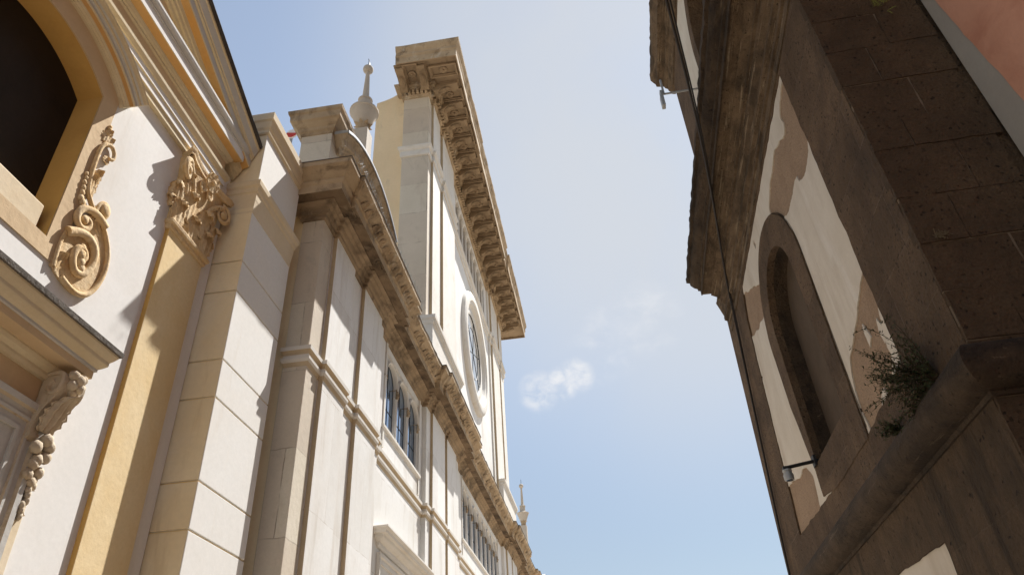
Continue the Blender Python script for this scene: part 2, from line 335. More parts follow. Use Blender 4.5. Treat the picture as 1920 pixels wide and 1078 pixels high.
def flower(mb, c, n_, u, r, petals=8, mi=0):
    c, n_, u = Vector(c), Vector(n_), Vector(u); w = n_.cross(u)
    for k in range(petals):
        a = 2*pi*k/petals; d = u*cos(a)+w*sin(a)
        mb.leaf(c+d*r*.22, d, n_.cross(d), n_, r*.62, r*.80, .9, 2, r*.08, mi, 7, 7)
    mb.ell(c+n_*r*.16, (r*.27,)*3, 10, 7, mi)
    mb.tube([c-n_*r*.15, c+n_*r*.08], r*.95, 14, mi)

def fine(path, st):
    o = []
    for a, b_ in zip(path[:-1], path[1:]):
        a, b_ = Vector(a), Vector(b_); k = max(1, int((b_-a).length/st)); o += [tuple(a+(b_-a)*i/k) for i in range(k)]
    return o+[path[-1]]
def crumble(path, prof_, amp, seed, st=.09, **k):
    mb = MB(); mb.sweep(fine(path, st), prof_, (0, 0, 1), **k)
    kk = len(prof_); pm_ = max(a for a, _ in prof_); out = []
    for i, v in enumerate(mb.v):
        q = prof_[i % kk][0]/pm_; v = Vector(v); w_ = .25+1.6*max(0, q-.72)/.28
        out.append(tuple(v+noise.noise_vector(v*9+Vector((seed, 0, 0)))*amp*.8*w_+noise.noise_vector(v*2.0+Vector((0, seed, 0)))*amp*.6))
    mb.v = out
    return mb
# ================================================================ the street
g = MB(); g.add([(-300, -300, 0), (300, -300, 0), (300, 300, 0), (-300, 300, 0)], [(0, 1, 2, 3)])
ground = g.build('ground', pave); ground['kind'] = 'structure'

# ================================================================ the chapel on the left
X0 = -4.0; YC = 3.1
chapel = thing('chapel', 'yellow and white pedimented chapel front with a dark arched window and stucco scrolls', 'chapel', (X0, YC, 0))
def on(x, back): return lambda a, b, s: (x if s == 0 else back, a, b)
def mir(pts): return [(2*YC-a, b) for a, b in pts][::-1]
JY = .704
win = [(YC+JY, 5.34)] + arc(YC, 6.03, 1.18, atan2(.948, .704), pi-atan2(.948, .704), 24) + [(YC-JY, 5.34)]
b = MB(); b.prism([(.30, 0), (5.97, 0), (5.97, 8.0), (.30, 8.0)], on(X0, -4.45), [win], back=False)
b.add([(-9, .3, 0), (-9, 5.97, 0), (-9, 5.97, 8.0), (-9, .3, 8.0), (-4.45, .3, 0), (-4.45, 5.97, 0), (-4.45, 5.97, 8), (-4.45, .3, 8)], [(0, 1, 2, 3), (0, 4, 7, 3), (1, 5, 6, 2), (3, 2, 6, 7)])
b.build('wall', white, chapel)
# arched window
w = MB(); inner = [(a-(0.012 if a > YC else -0.012), z-.0) for a, z in win]
rv = MB()
pts3 = [(a, z) for a, z in win]
for i in range(len(pts3)-1):
    (a0, z0), (a1, z1) = pts3[i], pts3[i+1]
    k = 0.004
    def sh(a, z): return (YC+(a-YC)*(1-k/JY), z-(k if z > 6 else 0))
    A, B_ = sh(a0, z0), sh(a1, z1)
    rv.add([(X0+.002, *A), (X0+.002, *B_), (-4.42, *B_), (-4.42, *A)], [(0, 1, 2, 3)])
arch_win = rv.build('arched_window', amber, chapel, smooth=30)
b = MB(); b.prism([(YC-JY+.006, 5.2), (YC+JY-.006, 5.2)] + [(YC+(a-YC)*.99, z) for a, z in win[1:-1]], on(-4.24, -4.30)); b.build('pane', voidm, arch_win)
b = MB(); b.box(-4.40, -4.035, YC-JY+.03, YC+JY-.075, 5.20, 5.595); b.build('sill', cream, arch_win, bevel=.012)
# plain band round the window
R_b = 1.405
band_out = [(YC-.885, 5.18), (YC+.885, 5.18), (YC+.885, 6.03+sqrt(R_b**2-.885**2))] + arc(YC, 6.03, R_b, atan2(sqrt(R_b**2-.885**2), .885)+.02, pi-atan2(sqrt(R_b**2-.885**2), .885)-.02, 22) + [(YC-.885, 6.03+sqrt(R_b**2-.885**2))]
b = MB(); b.prism(band_out, on(X0+.012, X0-.02), [[(a, z) for a, z in win]], back=False); b.build('window_surround', tanp, chapel)
# eyebrow moulding over the window
prof = [(1.235, -.02), (1.235, .045), (1.262, .052), (1.268, .07), (1.295, .078), (1.30, .085), (1.33, .092), (1.405, .115), (1.41, .135), (1.475, .14), (1.482, .16), (1.50, .165), (1.51, .17), (1.535, .172), (1.545, .195), (1.59, .212), (1.60, .225), (1.638, .23), (1.645, .215), (1.645, -.02)]
pm = [0, 0, 0, 0, 0, 0, 1, 0, 2, 2, 0, 0, 0, 2, 0, 0, 0, 0, 0]
prof0 = [((a-1.235)*.40, b_*.90) for a, b_ in prof]
a_e = radians(48.6)
path = [(X0, YC+1.39*cos(t), 6.03+1.39*sin(t)) for t in [a_e+(pi-2*a_e)*i/40 for i in range(41)]]
b = MB(); b.sweep(path, prof0, (1, 0, 0), mats=pm); b.build('arch_moulding', [fillet, orange, greyp], chapel, smooth=30)
# entablature
yb = 5.66
EP = [(0, 7.49), (.050, 7.49), (.050, 7.56), (.066, 7.565), (.066, 7.645), (.082, 7.65), (.082, 7.72), (.095, 7.73), (.115, 7.775), (.118, 7.81), (.055, 7.82), (.055, 8.01), (.075, 8.02), (.075, 8.045), (.092, 8.05), (.108, 8.085), (.112, 8.10), (.180, 8.135), (.190, 8.137), (.192, 8.25), (.205, 8.255), (.205, 8.28), (.225, 8.30), (.235, 8.335), (.235, 8.365), (-.3, 8.40)]
EM = [0, 0, 0, 1, 0, 1, 0, 0, 0, 0, 2, 0, 0, 0, 0, 0, 3, 0, 1, 4, 4, 4, 4, 4, 0]
path = [(-4.9, 2*YC-yb, 0), (X0, 2*YC-yb, 0), (X0, yb, 0), (-4.9, yb, 0)]
b = MB(); b.sweep(path, EP, (0, 0, 1), mats=EM); ent = b.build('entablature', [fillet, white, tanp, orange, greyp], chapel)
b = MB(); b.prism([(2*YC-yb, 8.2), (yb, 8.2), (YC, 9.55)], on(X0+.02, -8.8)); b.build('tympanum', tanp, chapel)
# raking cornice
sl = .451; c_ = cos(math.atan(sl)); ytop = 5.972; ztop = 8.50
apex = (X0, YC, ztop+sl*(ytop-YC))
RP = [(-.47, -.1), (-.47, .05), (-.43, .06), (-.425, .085), (-.385, .095), (-.38, .11), (-.33, .125), (-.305, .20), (-.29, .21), (-.20, .215), (-.195, .235), (-.165, .24), (-.155, .25), (-.07, .285), (-.06, .30), (-.035, .302), (-.03, .325), (0, .335), (.012, -.35)]
RM = [0, 0, 0, 0, 0, 0, 1, 0, 2, 0, 0, 0, 2, 0, 0, 3, 3, 3]
b = MB(); b.sweep([(X0, ytop, ztop), apex, (X0, 2*YC-ytop, ztop)], RP, (1, 0, 0), mats=RM, lat0=(0, 0, 1/c_), lat1=(0, 0, 1/c_)); b.build('raking_cornice', [fillet, orange, greyp, roofd], chapel)
b = MB()
for s_ in (1, -1):
    y1 = YC+s_*(ytop-YC)
    b.add([(-3.68, y1, ztop+.015), (-3.68, YC, apex[2]+.015), (-9, YC, apex[2]+.015), (-9, y1, ztop+.015), (-3.68, y1, ztop+.05), (-3.68, YC, apex[2]+.05), (-9, YC, apex[2]+.05), (-9, y1, ztop+.05)], [(0, 1, 2, 3), (4, 5, 6, 7), (0, 1, 5, 4), (0, 4, 7, 3)])
b.build('roof', roofd, chapel)

# pilasters with stucco capitals
PX = -3.955
def flatten(mb, x0, k):                             # low relief: depth beyond x0 reduced
    mb.v = [(x0+(v[0]-x0)*k if v[0] > x0 else v[0], v[1], v[2]) for v in mb.v]
def pilaster(yl, yr, sgn):
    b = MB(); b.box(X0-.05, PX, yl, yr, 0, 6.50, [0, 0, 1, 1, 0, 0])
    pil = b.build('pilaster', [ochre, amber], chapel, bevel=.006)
    ym = (yl+yr)/2; w_ = yr-yl
    b = MB(); b.sweep([(X0, yl, 0), (PX, yl, 0), (PX, yr, 0), (X0, yr, 0)], [(-.03, 6.465), (.012, 6.47), (.022, 6.485), (.022, 6.515), (.045, 6.53), (.05, 6.56), (.035, 6.585), (-.03, 6.59)], (0, 0, 1)); b.build('astragal', carve, pil)
    c = MB()
    # bell
    nb = 10
    vs_ = []; fs_ = []
    for i in range(nb+1):
        t = i/nb; o_ = .01+.09*t**2.2; z = 6.57+.84*t
        vs_ += [(X0-.02, yl-o_*.8, z), (PX+o_, yl-o_*.8, z), (PX+o_, yr+o_*.8, z), (X0-.02, yr+o_*.8, z)]
    for i in range(nb):
        for j in range(3): fs_.append((i*4+j, i*4+j+1, i*4+5+j, i*4+4+j))
    fs_.append(tuple(range(4))); fs_.append(tuple(nb*4+j for j in range(4)))
    c.add(vs_, fs_)
    N_, U_, W_ = (1, 0, 0), (0, 0, 1), (0, 1, 0)
    for dy in (-.27, 0.0, .27): c.leaf((PX+.015, ym+dy, 6.58), U_, W_, N_, .27, .40, 2.9, 5)
    c.leaf((X0+.03, yl-.01, 6.58), U_, (1, 0, 0), (0, -1, 0), .16, .40, 2.8, 5); c.leaf((X0+.03, yr+.01, 6.58), U_, (1, 0, 0), (0, 1, 0), .16, .40, 2.8, 5)
    for dy in (-.155, .155): c.leaf((PX+.03, ym+dy, 6.72), U_, W_, N_, .25, .50, 2.9, 5)
    for sy in (-1, 1): c.leaf((PX+.0, ym+sy*.35, 6.74), (0, sy*.06, 1), Vector((-.5, .85, 0)) if sy > 0 else Vector((.5, .85, 0)), (.85, sy*.5, 0), .22, .42, 2.9, 5)
    # caulicoli, volutes, helices
    for sy in (-1, 1):
        st = smoothed([(PX+.03, ym+sy*.13, 6.98), (PX+.07, ym+sy*.16, 7.13), (PX+.11, ym+sy*.27, 7.26), (PX+.14, ym+sy*.37, 7.33)], 2)
        c.tube(st, [.03]*len(st), 8)
        cv = (PX+.135, ym+sy*.385, 7.235)
        dx, dy = .62, .78
        sp = spiral((0, 0), .125, .018, pi/2+.35, 1.9, 46, -1)
        c.tube([(cv[0]+a*.45, cv[1]+sy*a*.85, cv[2]+bb) for a, bb in sp], [.030-.015*i/46 for i in range(47)], 8, flat=1.3, fdir=(.85, -sy*.45, 0))
        c.ell((cv[0]+.01, cv[1], cv[2]), (.045, .045, .045), 10, 7)
        c.ell((cv[0]-.05, cv[1]+sy*.02, cv[2]), (.03, .06, .075), 10, 7)
        sp = spiral((0, 0), .075, .012, pi/2+.3, 1.6, 32, -1)
        c.tube([(PX+.12+.0*a, ym+sy*(.085-a*.8), 7.27+bb) for a, bb in sp], [.022-.01*i/32 for i in range(33)], 7, flat=1.4, fdir=N_)
        c.leaf((PX+.05, ym+sy*.22, 7.0), (0, sy*.2, 1), W_, N_, .17, .34, 2.0, 4)
    flatten(c, PX, .56); c.build('capital', carve, pil, smooth=50)
    # abacus with concave front
    front = [(PX+.19, yl-.13), (PX+.20, yl-.085)] + [(PX+.10+.085*(2*t-1)**2, yl-.07+(w_+.14)*t) for t in [i/14 for i in range(1, 14)]] + [(PX+.20, yr+.085), (PX+.19, yr+.13)]
    pl = [(X0+.0, yl-.055), (X0+.09, yl-.075)]+front+[(X0+.09, yr+.075), (X0, yr+.055)]
    ab = MB(); ab.sweep([(x, y, 0) for x, y in pl], [(-.09, 7.395), (-.012, 7.40), (-.005, 7.43), (.012, 7.45), (.018, 7.475), (.018, 7.488), (-.09, 7.489)], (0, 0, 1))
    ab.prism(pl, lambda a, bb, s: (a, bb, 7.48 if s else 7.405)); flatten(ab, PX, .60); ab.build('abacus', carve, pil, smooth=30)
    fl = MB(); flower(fl, (PX+.165, ym+.02, 7.40), (.95, 0, -.3), (.3, 0, .95), .125, 9); flatten(fl, PX, .66); fl.build('rosette', carve, pil, smooth=50)
pilaster(5.085, 5.745, 1)
pilaster(2*YC-5.745, 2*YC-5.085, -1)

# stucco scroll at the side of the window
def scroll(sg):
    Y = (lambda y: y) if sg > 0 else (lambda y: 2*YC-y)
    c = MB()
    def tb(pts, r0_, r1_=None, off=.03, n=2, flat=1.0):
        pts = smoothed(pts, n); r1_ = r0_ if r1_ is None else r1_; k = len(pts)-1
        c.tube([(X0+off, Y(y), z) for y, z in pts], [r0_+(r1_-r0_)*i/k for i in range(k+1)], 8, flat=flat, fdir=(1, 0, 0))
    plate = smoothed([(3.945, 5.50), (3.92, 5.37), (3.935, 5.15), (4.06, 5.10), (4.21, 5.075), (4.36, 5.13), (4.445, 5.30), (4.475, 5.50), (4.435, 5.67), (4.30, 5.83), (4.10, 5.70), (3.945, 5.50)], 2)[:-1]
    c.prism([(Y(y), z) for y, z in plate], on(X0+.03, X0-.01))
    tb([(3.945, 5.50), (3.925, 5.37), (3.95, 5.16)], .018, .02, .035)
    tb([(4.05, 5.12), (4.21, 5.085), (4.355, 5.14), (4.44, 5.30), (4.47, 5.50), (4.43, 5.67), (4.30, 5.83), (4.16, 5.86), (4.065, 5.92), (3.985, 6.0), (3.962, 6.19), (3.952, 6.43), (3.982, 6.555), (4.07, 6.61), (4.13, 6.565), (4.135, 6.49), (4.085, 6.465)], .026, .017, .04, 3, 1.5)
    tb([(3.945, 5.505), (4.07, 5.60), (4.20, 5.615), (4.29, 5.54), (4.30, 5.41), (4.24, 5.27), (4.135, 5.235), (4.075, 5.34), (4.09, 5.455), (4.165, 5.485), (4.21, 5.43), (4.18, 5.37)], .042, .026, .055, 3, 1.3)
    tb([(4.30, 5.83), (4.20, 5.868), (4.10, 5.86), (3.995, 5.80), (3.965, 5.68), (4.03, 5.62), (4.125, 5.66), (4.135, 5.745), (4.07, 5.755)], .04, .022, .055, 3, 1.3)
    for y, z, r in [(4.15, 5.42, .05), (4.17, 5.36, .045), (4.2, 5.31, .04), (4.14, 5.48, .035), (4.06, 5.72, .04)]: c.ell((X0+.06, Y(y), z), (r*.9, r, r*1.1), 10, 7, jit=.08)
    c.ell((X0+.06, Y(4.225), 5.965), (.05, .062, .07), 12, 8); tb([(4.14, 5.87), (4.16, 5.98), (4.22, 6.05), (4.29, 6.0), (4.27, 5.91), (4.2, 5.88)], .026, .018, .05)
    N_ = (1, 0, 0)
    for (y, z, hy, hz, wd, ht) in [(3.97, 5.14, .2, 1, .14, .22), (4.30, 5.73, -.6, .8, .15, .20), (4.03, 5.98, -.1, 1, .13, .25), (4.02, 6.12, .25, 1, .11, .2), (4.06, 6.06, -.4, 1, .10, .18), (3.985, 6.58, .1, 1, .12, .18), (4.02, 6.60, .5, .9, .08, .12), (4.09, 6.49, -.3, -1, .08, .14), (4.15, 5.80, .4, 1, .12, .18)]:
        u_ = Vector((0, hy*(1 if sg > 0 else -1), hz)).normalized(); c.leaf((X0+.02, Y(y), z), u_, Vector(N_).cross(u_), N_, wd, ht, 1.5, 4, .01)
    for y, z, r in [(3.93, 6.13, .022), (3.945, 6.09, .025), (3.94, 6.04, .026), (3.952, 5.99, .028), (3.955, 5.94, .028), (3.96, 5.885, .03), (3.99, 5.86, .034), (3.985, 6.77, .02), (3.99, 6.735, .026), (3.985, 6.695, .03)]: c.ell((X0+.03, Y(y), z), (r, r, r*1.2), 8, 6, jit=.1)
    flatten(c, X0, .66); c.build('scroll_ornament', carve, chapel, smooth=50)
scroll(1); scroll(-1)

# door canopy with console, and the moulded frame under it
HP = [(-.02, 4.30), (.04, 4.31), (.05, 4.335), (.05, 4.355), (.085, 4.375), (.095, 4.40), (.095, 4.415), (.195, 4.425), (.20, 4.427), (.20, 4.487), (.215, 4.492), (.215, 4.512), (.235, 4.53), (.258, 4.555), (.262, 4.565), (.262, 4.59), (.285, 4.62), (.30, 4.645), (.302, 4.66), (.32, 4.662), (.325, 4.70), (-.02, 4.745)]
HM = [0]*6 + [1, 1, 1, 2, 2, 0, 0, 0, 0, 0, 0, 0, 3, 3, 3]
hy = 4.30
b = MB(); b.sweep([(X0, 2*YC-hy, 0), (X0, 2*YC-hy+.0001, 0)] and [(X0-.02, 2*YC-hy, 0), (X0, 2*YC-hy, 0), (X0, hy, 0), (X0-.02, hy, 0)], HP, (0, 0, 1), mats=HM)
hood = b.build('door_canopy', [fillet, tanp, greyp, slab], chapel)
b = MB(); b.box(X0-.01, X0+.010, 2*YC-4.36, 4.36, 4.08, 4.33); b.build('canopy_frieze', tanp, chapel)
b = MB()
FP = [(-.01, .0), (-.01, .028), (.018, .03), (.024, .016), (.07, .018), (.078, .034), (.10, .036), (.106, .024), (.15, .03), (.16, .058), (.205, .062), (.215, .05), (.215, -.01)]
FM = [0, 0, 1, 0, 1, 0, 1, 0, 1, 0, 0, 0]
b.sweep([(X0, 4.165, 1.0), (X0, 4.165, 3.895), (X0, 2*YC-4.165, 3.895), (X0, 2*YC-4.165, 1.0)], FP, (1, 0, 0), mats=FM)
b.build('door_frame', [greyp, carvep], chapel)
b = MB(); b.box(X0-.02, X0+.008, 2*YC-4.17, 4.17, .05, 3.90); dp = b.build('door_panel', greyp, chapel)
b = MB(); b.sweep([(X0+.008, 4.03, .8), (X0+.008, 4.03, 3.775), (X0+.008, 2*YC-4.03, 3.775), (X0+.008, 2*YC-4.03, .8)], [(-.012, -.004), (-.012, .010), (.012, .012), (.012, -.004)], (1, 0, 0)); b.build('panel_line', carve, dp)
for sg in (1, -1):
    Y = (lambda y: y) if sg > 0 else (lambda y: 2*YC-y)
    b = MB(); y0_, y1_ = sorted((Y(4.385), Y(4.47))); b.box(X0-.01, X0+.030, y0_, y1_, 0, 4.31); b.build('door_jamb', cream, chapel, bevel=.004)
    c = MB(); S_ = smoothed([(.02, 4.375), (.165, 4.375), (.20, 4.33), (.20, 4.25), (.155, 4.16), (.085, 4.06), (.05, 3.95), (.065, 3.87), (.02, 3.84)], 2)
    y0_, y1_ = sorted((Y(4.245), Y(4.465)))
    c.prism(S_, lambda a, bb, s: (X0+a, y0_ if s == 0 else y1_, bb))
    for ya in (y0_, y1_):
        c.tube([(X0+a, ya, z) for a, z in smoothed([(.05, 4.35), (.165, 4.36), (.19, 4.29), (.165, 4.2), (.10, 4.19), (.08, 4.26), (.12, 4.29)], 2)], .02, 7)
    ym = (y0_+y1_)/2
    c.leaf((X0+.075, ym, 3.93), (.32, 0, .95), (0, 1, 0), (.95, 0, -.32), .21, .34, 1.0, 5, .014)
    for i, (dy, z, r, p_) in enumerate([(-.05, 4.35, .042, .21), (.045, 4.36, .04, .21), (0, 4.33, .045, .225), (.03, 4.28, .042, .215), (-.04, 4.275, .04, .21), (.0, 4.235, .038, .19), (.075, 4.31, .036, .19), (.05, 4.23, .034, .18)]):
        c.ell((X0+p_, ym+dy, z), (r, r, r*1.05), 10, 7, jit=.06)
    for i in range(9):
        t = i/8; z = 3.88-.30*t; q = .075*(1-t*.45)
        c.ell((X0+.09-.03*t, ym+.03+q*sin(i*2.4), z), (.045-.012*t, .05-.014*t, .05-.01*t), 10, 7, jit=.1)
    for i in range(8):
        t = i/7; c.ell((X0+.055, Y(4.43)-sg*.035*t+.014*sin(i*2.1), 3.60-.26*t), (.026, .028-.010*t, .032), 8, 6, jit=.12)
        u_ = Vector((0, sin(i*2.3)*.8, -1)).normalized(); c.leaf((X0+.03, Y(4.43)-sg*.03*t, 3.64-.26*t), u_, Vector((1, 0, 0)).cross(u_), (1, 0, 0), .06, .09, 1.2, 3, .008)
    c.build('console_bracket', carvep, chapel, smooth=50)

# ================================================================ rusticated pier
pier = thing('rusticated_pier', 'tall cream pier with horizontal grooves and a moulded cap between chapel and church', 'pier', (-3.85, 6.5, 0))
XP, Y0P, Y1P = -3.634, 5.985, 7.10
b = MB(); b.box(-5.2, XP-.014, Y0P+.014, Y1P-.01, 0, 8.70); b.build('core', ochre, pier)
gz = [0, .42, .85, 1.28, 1.71, 2.14, 2.40, 2.82, 3.675, 4.125, 4.98, 5.41, 6.272, 6.682]
b = MB()
for z0, z1 in zip(gz, gz[1:]+[7.60]): b.box(-5.19, XP, Y0P, Y1P, z0+.009, z1-.009)
b.build('shaft', creamw, pier, bevel=.006)
b = MB()
for z0, z1 in zip(gz, gz[1:]+[7.60]): b.box(-4.02, XP-.004, Y0P-.004, Y0P+.03, z0+.010, z1-.010)
b.box(-4.02, XP-.016, Y0P+.008, Y0P+.05, 7.62, 8.77); b.build('front_face', frontm, pier, bevel=.004)
b = MB(); b.box(-5.18, XP-.012, Y0P+.012, Y1P-.012, 7.6, 8.78); b.build('parapet', creamw, pier, bevel=.004)
pth = [(-5.1, Y0P, 0), (XP, Y0P, 0), (XP, Y1P, 0), (-5.1, Y1P, 0)]
b = MB(); b.sweep(pth, [(-.03, 7.40), (.006, 7.40), (.006, 7.425), (-.0, 7.43), (.012, 7.575), (.016, 7.60), (.02, 7.70), (.034, 7.715), (.038, 7.77), (.06, 7.80), (.066, 7.86), (.055, 7.885), (-.03, 7.90)], (0, 0, 1)); b.build('cap', cream, pier)
b = MB(); b.sweep(pth, [(-.05, 8.74), (.012, 8.745), (.018, 8.80), (.04, 8.84), (.055, 8.93), (.075, 8.95), (.08, 9.06), (.07, 9.075), (-.05, 9.085)], (0, 0, 1)); b.box(-5.15, XP+.02, Y0P-.02, Y1P+.02, 8.76, 9.082); b.build('coping', cream, pier)

# ================================================================ the church
XA, XB, YF = -3.375, -3.47, 7.42
church = thing('church', 'long white marble church with weathered cornices, a round window and two pinnacles', 'church', (-3.5, 20, 0))
def cpart(mb, name, m, parent=None, **k):
    o = mb.build(name, m, parent or church, **k)
    return o
def sub(mb, name, m, parent, **k):
    return mb.build(name, m, parent, loc=(0, 0, 0), **k)
YS = 20.8                                        # the upper front is symmetrical about this line
CL = [[(7.42, 10.42), (7.84, 8.66), (9.18, 10.12)], [(13.63, 16.95), (13.98, 15.18), (15.42, 16.46)]]
CL.append([(2*YS-b_, 2*YS-a) for a, b_ in CL[1]]); CL.append([(31.2, 34.2), (31.6, 32.6), (32.9, 34.0)]); CL.append([(37.4, 40.6), (37.9, 38.9), (39.2, 40.3)])
DB = .057
# wall with bay openings
W1 = (10.96, 13.32); W2 = (17.85, 23.75)
b = MB(); b.prism([(7.5, 0), (40.5, 0), (40.5, 9.0), (7.5, 9.0)], on(XB, -3.95), [[(W1[0], 6.84), (W1[1], 6.84), (W1[1], 8.30), (W1[0], 8.30)], [(W2[0], 6.84), (W2[1], 6.84), (W2[1], 8.30), (W2[0], 8.30)]], back=False)
b.box(-9, -3.95, 7.5, 40.5, 0, 9.0)
cpart(b, 'wall', marble)
b = MB(); b.prism([(-3.69, 0), (XA, 0), (XA, 8.5), (-3.69, 8.5)], lambda a, z, s: (a, YF if s == 0 else 7.8, z)); cpart(b, 'corner_pilaster', greym, bevel=.01)
b = MB(); b.box(-4.8, -3.685, 7.44, 7.52, 0, 8.6); cpart(b, 'side_wall', frontm)
for ci, (base, p1, p2) in enumerate(CL):
    b = MB(); b.box(XB-.02, XA-(.002 if ci == 0 else 0), base[0]+(.39 if ci == 0 else 0), base[1], 0, 8.5); cpart(b, 'pilaster_backing', marble, bevel=.006)
    for pp in (p1, p2):
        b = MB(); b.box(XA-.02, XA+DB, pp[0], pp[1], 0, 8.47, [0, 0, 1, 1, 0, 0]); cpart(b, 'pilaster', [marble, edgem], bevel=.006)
# plan path with the ressauts
def plan(start, step=0.0):
    pts = list(start); cur = pts[-1][0]
    for base, p1, p2 in CL:
        for y, x in ((base[0], XA), (p1[0], XA+DB), (p1[1], XA), (p2[0], XA+DB), (p2[1], XA), (base[1], XB)):
            if base is CL[0][0] and y == base[0]: continue
            pts.append((cur, y, 0)); pts.append((x, y, 0)); cur = x
    return pts
P0 = plan([(-3.69, YF, 0), (XA, YF, 0)])
SP = [(-.03, 6.075), (.008, 6.08), (.012, 6.10), (.022, 6.13), (.04, 6.16), (.042, 6.195), (.018, 6.205), (.018, 6.235), (.028, 6.265), (.05, 6.29), (.053, 6.345), (-.03, 6.36)]
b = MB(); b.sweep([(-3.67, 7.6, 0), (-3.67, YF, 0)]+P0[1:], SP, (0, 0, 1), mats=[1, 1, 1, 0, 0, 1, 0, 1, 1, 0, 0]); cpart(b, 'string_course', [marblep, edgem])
# main cornice: capital mouldings, soffit, corona, cyma
CPF = [(-.05, 8.44), (.02, 8.445), (.035, 8.47), (.035, 8.51), (.065, 8.525), (.08, 8.56), (.085, 8.585), (.13, 8.60), (.145, 8.63), (.20, 8.645), (.205, 8.665), (.335, 8.672), (.335, 8.655), (.365, 8.655), (.368, 8.78), (.385, 8.80), (.40, 8.83), (.385, 8.86), (.41, 8.885), (.46, 8.93), (.52, 8.995), (.535, 9.0), (.54, 9.075), (.55, 9.078), (.552, 9.09), (-.4, 9.13)]
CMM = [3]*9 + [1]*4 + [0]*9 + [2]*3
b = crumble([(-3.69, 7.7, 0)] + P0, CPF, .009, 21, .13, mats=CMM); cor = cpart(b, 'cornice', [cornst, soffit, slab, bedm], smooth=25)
for i in range(1, len(P0)-1):
    a_, c2 = Vector((*P0[i][:2], 0)), Vector((*P0[i+1][:2], 0)); t_ = (c2-a_).normalized(); lat = t_.cross(Vector((0, 0, 1))); L_ = (c2-a_).length
    if L_ < .5 or a_.y > 30: continue
    b = MB(); out_ = .38 if i > 0 else .38; ext = .40 if P0[i][0] > XA+.01 else -.36
    if L_+2*ext < .3: continue
    p0_, p1_ = a_-t_*ext, c2+t_*ext; LL = (p1_-p0_).length; k = max(1, int(LL/.17))
    b.sweep([p0_, p1_], [(.36, 8.78), (.395, 8.80), (.395, 8.83), (.36, 8.83)], (0, 0, 1))
    for j in range(k):
        if noise.noise(Vector((i*3.1, j*1.7, 2))) < -.22: continue
        p = p0_+t_*((j+.5)*LL/k)+lat*.375; b.leaf(Vector((p.x, p.y, 8.80)), lat*.55+Vector((0, 0, .84)), t_, lat*.84-Vector((0, 0, .55)), .15, .17, .8, 3, .012, 0, 9, 9)
    sub(b, 'carved_leaf_band', cornst, cor, smooth=45)
b = MB()                                         # bird spikes on the ledge
rs = random.Random(3)
for i in range(230):
    y = 6.95+i*.017; x = -2.73+rs.uniform(-.05, 0)-(.045 if y > 10.8 else 0); a = rs.uniform(-1.1, 1.1); l_ = rs.uniform(.07, .13)
    p = Vector((x-.03, y, 9.085)); d = Vector((.55*cos(a)*rs.uniform(.3, 1), sin(a), rs.uniform(.7, 1.2))).normalized()
    b.tube([p, p+d*l_], .0014, 3)
cpart(b, 'bird_spike', greymet)
# upper wall (thin tower front) with round window and open gallery
TY0, TY1, TX = 13.83, 27.80, -3.48
OC, OZ = 20.74, 13.77
hole = arc(OC, OZ, 1.40, 0, 2*pi*(47/48), 47)
b = MB(); b.prism([(14.0, 9.0), (27.6, 9.0), (27.6, 19.2), (14.0, 19.2)], on(TX-.06, -4.22), [hole, [(17.95, 17.05), (23.55, 17.05), (23.55, 18.5), (17.95, 18.5)]]); cpart(b, 'upper_wall', marble)
for ya, yb_ in ((TY0, 14.1), (TY1, 27.5)):
    b = MB(); b.prism([(-4.24, 9.0), (TX, 9.0), (TX, 19.2), (-4.24, 19.2)], lambda a, z, s: (a, ya if s == 0 else yb_, z)); cpart(b, 'end_pilaster', greym, bevel=.012)
TC = [[(13.9, 17.45), (14.17, 15.02), (15.42, 17.10)]]; TC.append([(2*YS-b_, 2*YS-a) for a, b_ in TC[0]])
for base, p1, p2 in TC:
    b = MB(); b.box(TX-.08, TX-.002, base[0], base[1], 9.0, 19.0); cpart(b, 'upper_backing', marblep)
    for pp in (p1, p2):
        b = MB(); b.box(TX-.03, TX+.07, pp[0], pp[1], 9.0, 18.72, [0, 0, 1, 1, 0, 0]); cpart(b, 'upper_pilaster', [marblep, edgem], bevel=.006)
def tplan():
    pts = [(-4.24, 14.05, 0), (-4.24, TY0, 0), (TX, TY0, 0)]; cur = TX
    for k, (base, p1, p2) in enumerate(TC):
        ys = [(p1[0], TX+.07), (p1[1], TX), (p2[0], TX+.07), (p2[1], TX), (base[1], TX-.06)] if k == 0 else [(base[0], TX), (p2[0], TX+.07), (p2[1], TX), (p1[0], TX+.07), (p1[1], TX)]
        for y, x in ys: pts.append((cur, y, 0)); pts.append((x, y, 0)); cur = x
    return pts + [(TX, TY1, 0), (-4.24, TY1, 0)]
TP = tplan()
b = MB(); b.sweep(TP, [(-.03, 16.27), (.03, 16.275), (.045, 16.31), (.045, 16.42), (.03, 16.44), (.03, 16.49), (.07, 16.52), (.085, 16.56), (.10, 16.58), (.105, 16.63), (-.03, 16.65)], (0, 0, 1)); cpart(b, 'upper_string_course', marblep)
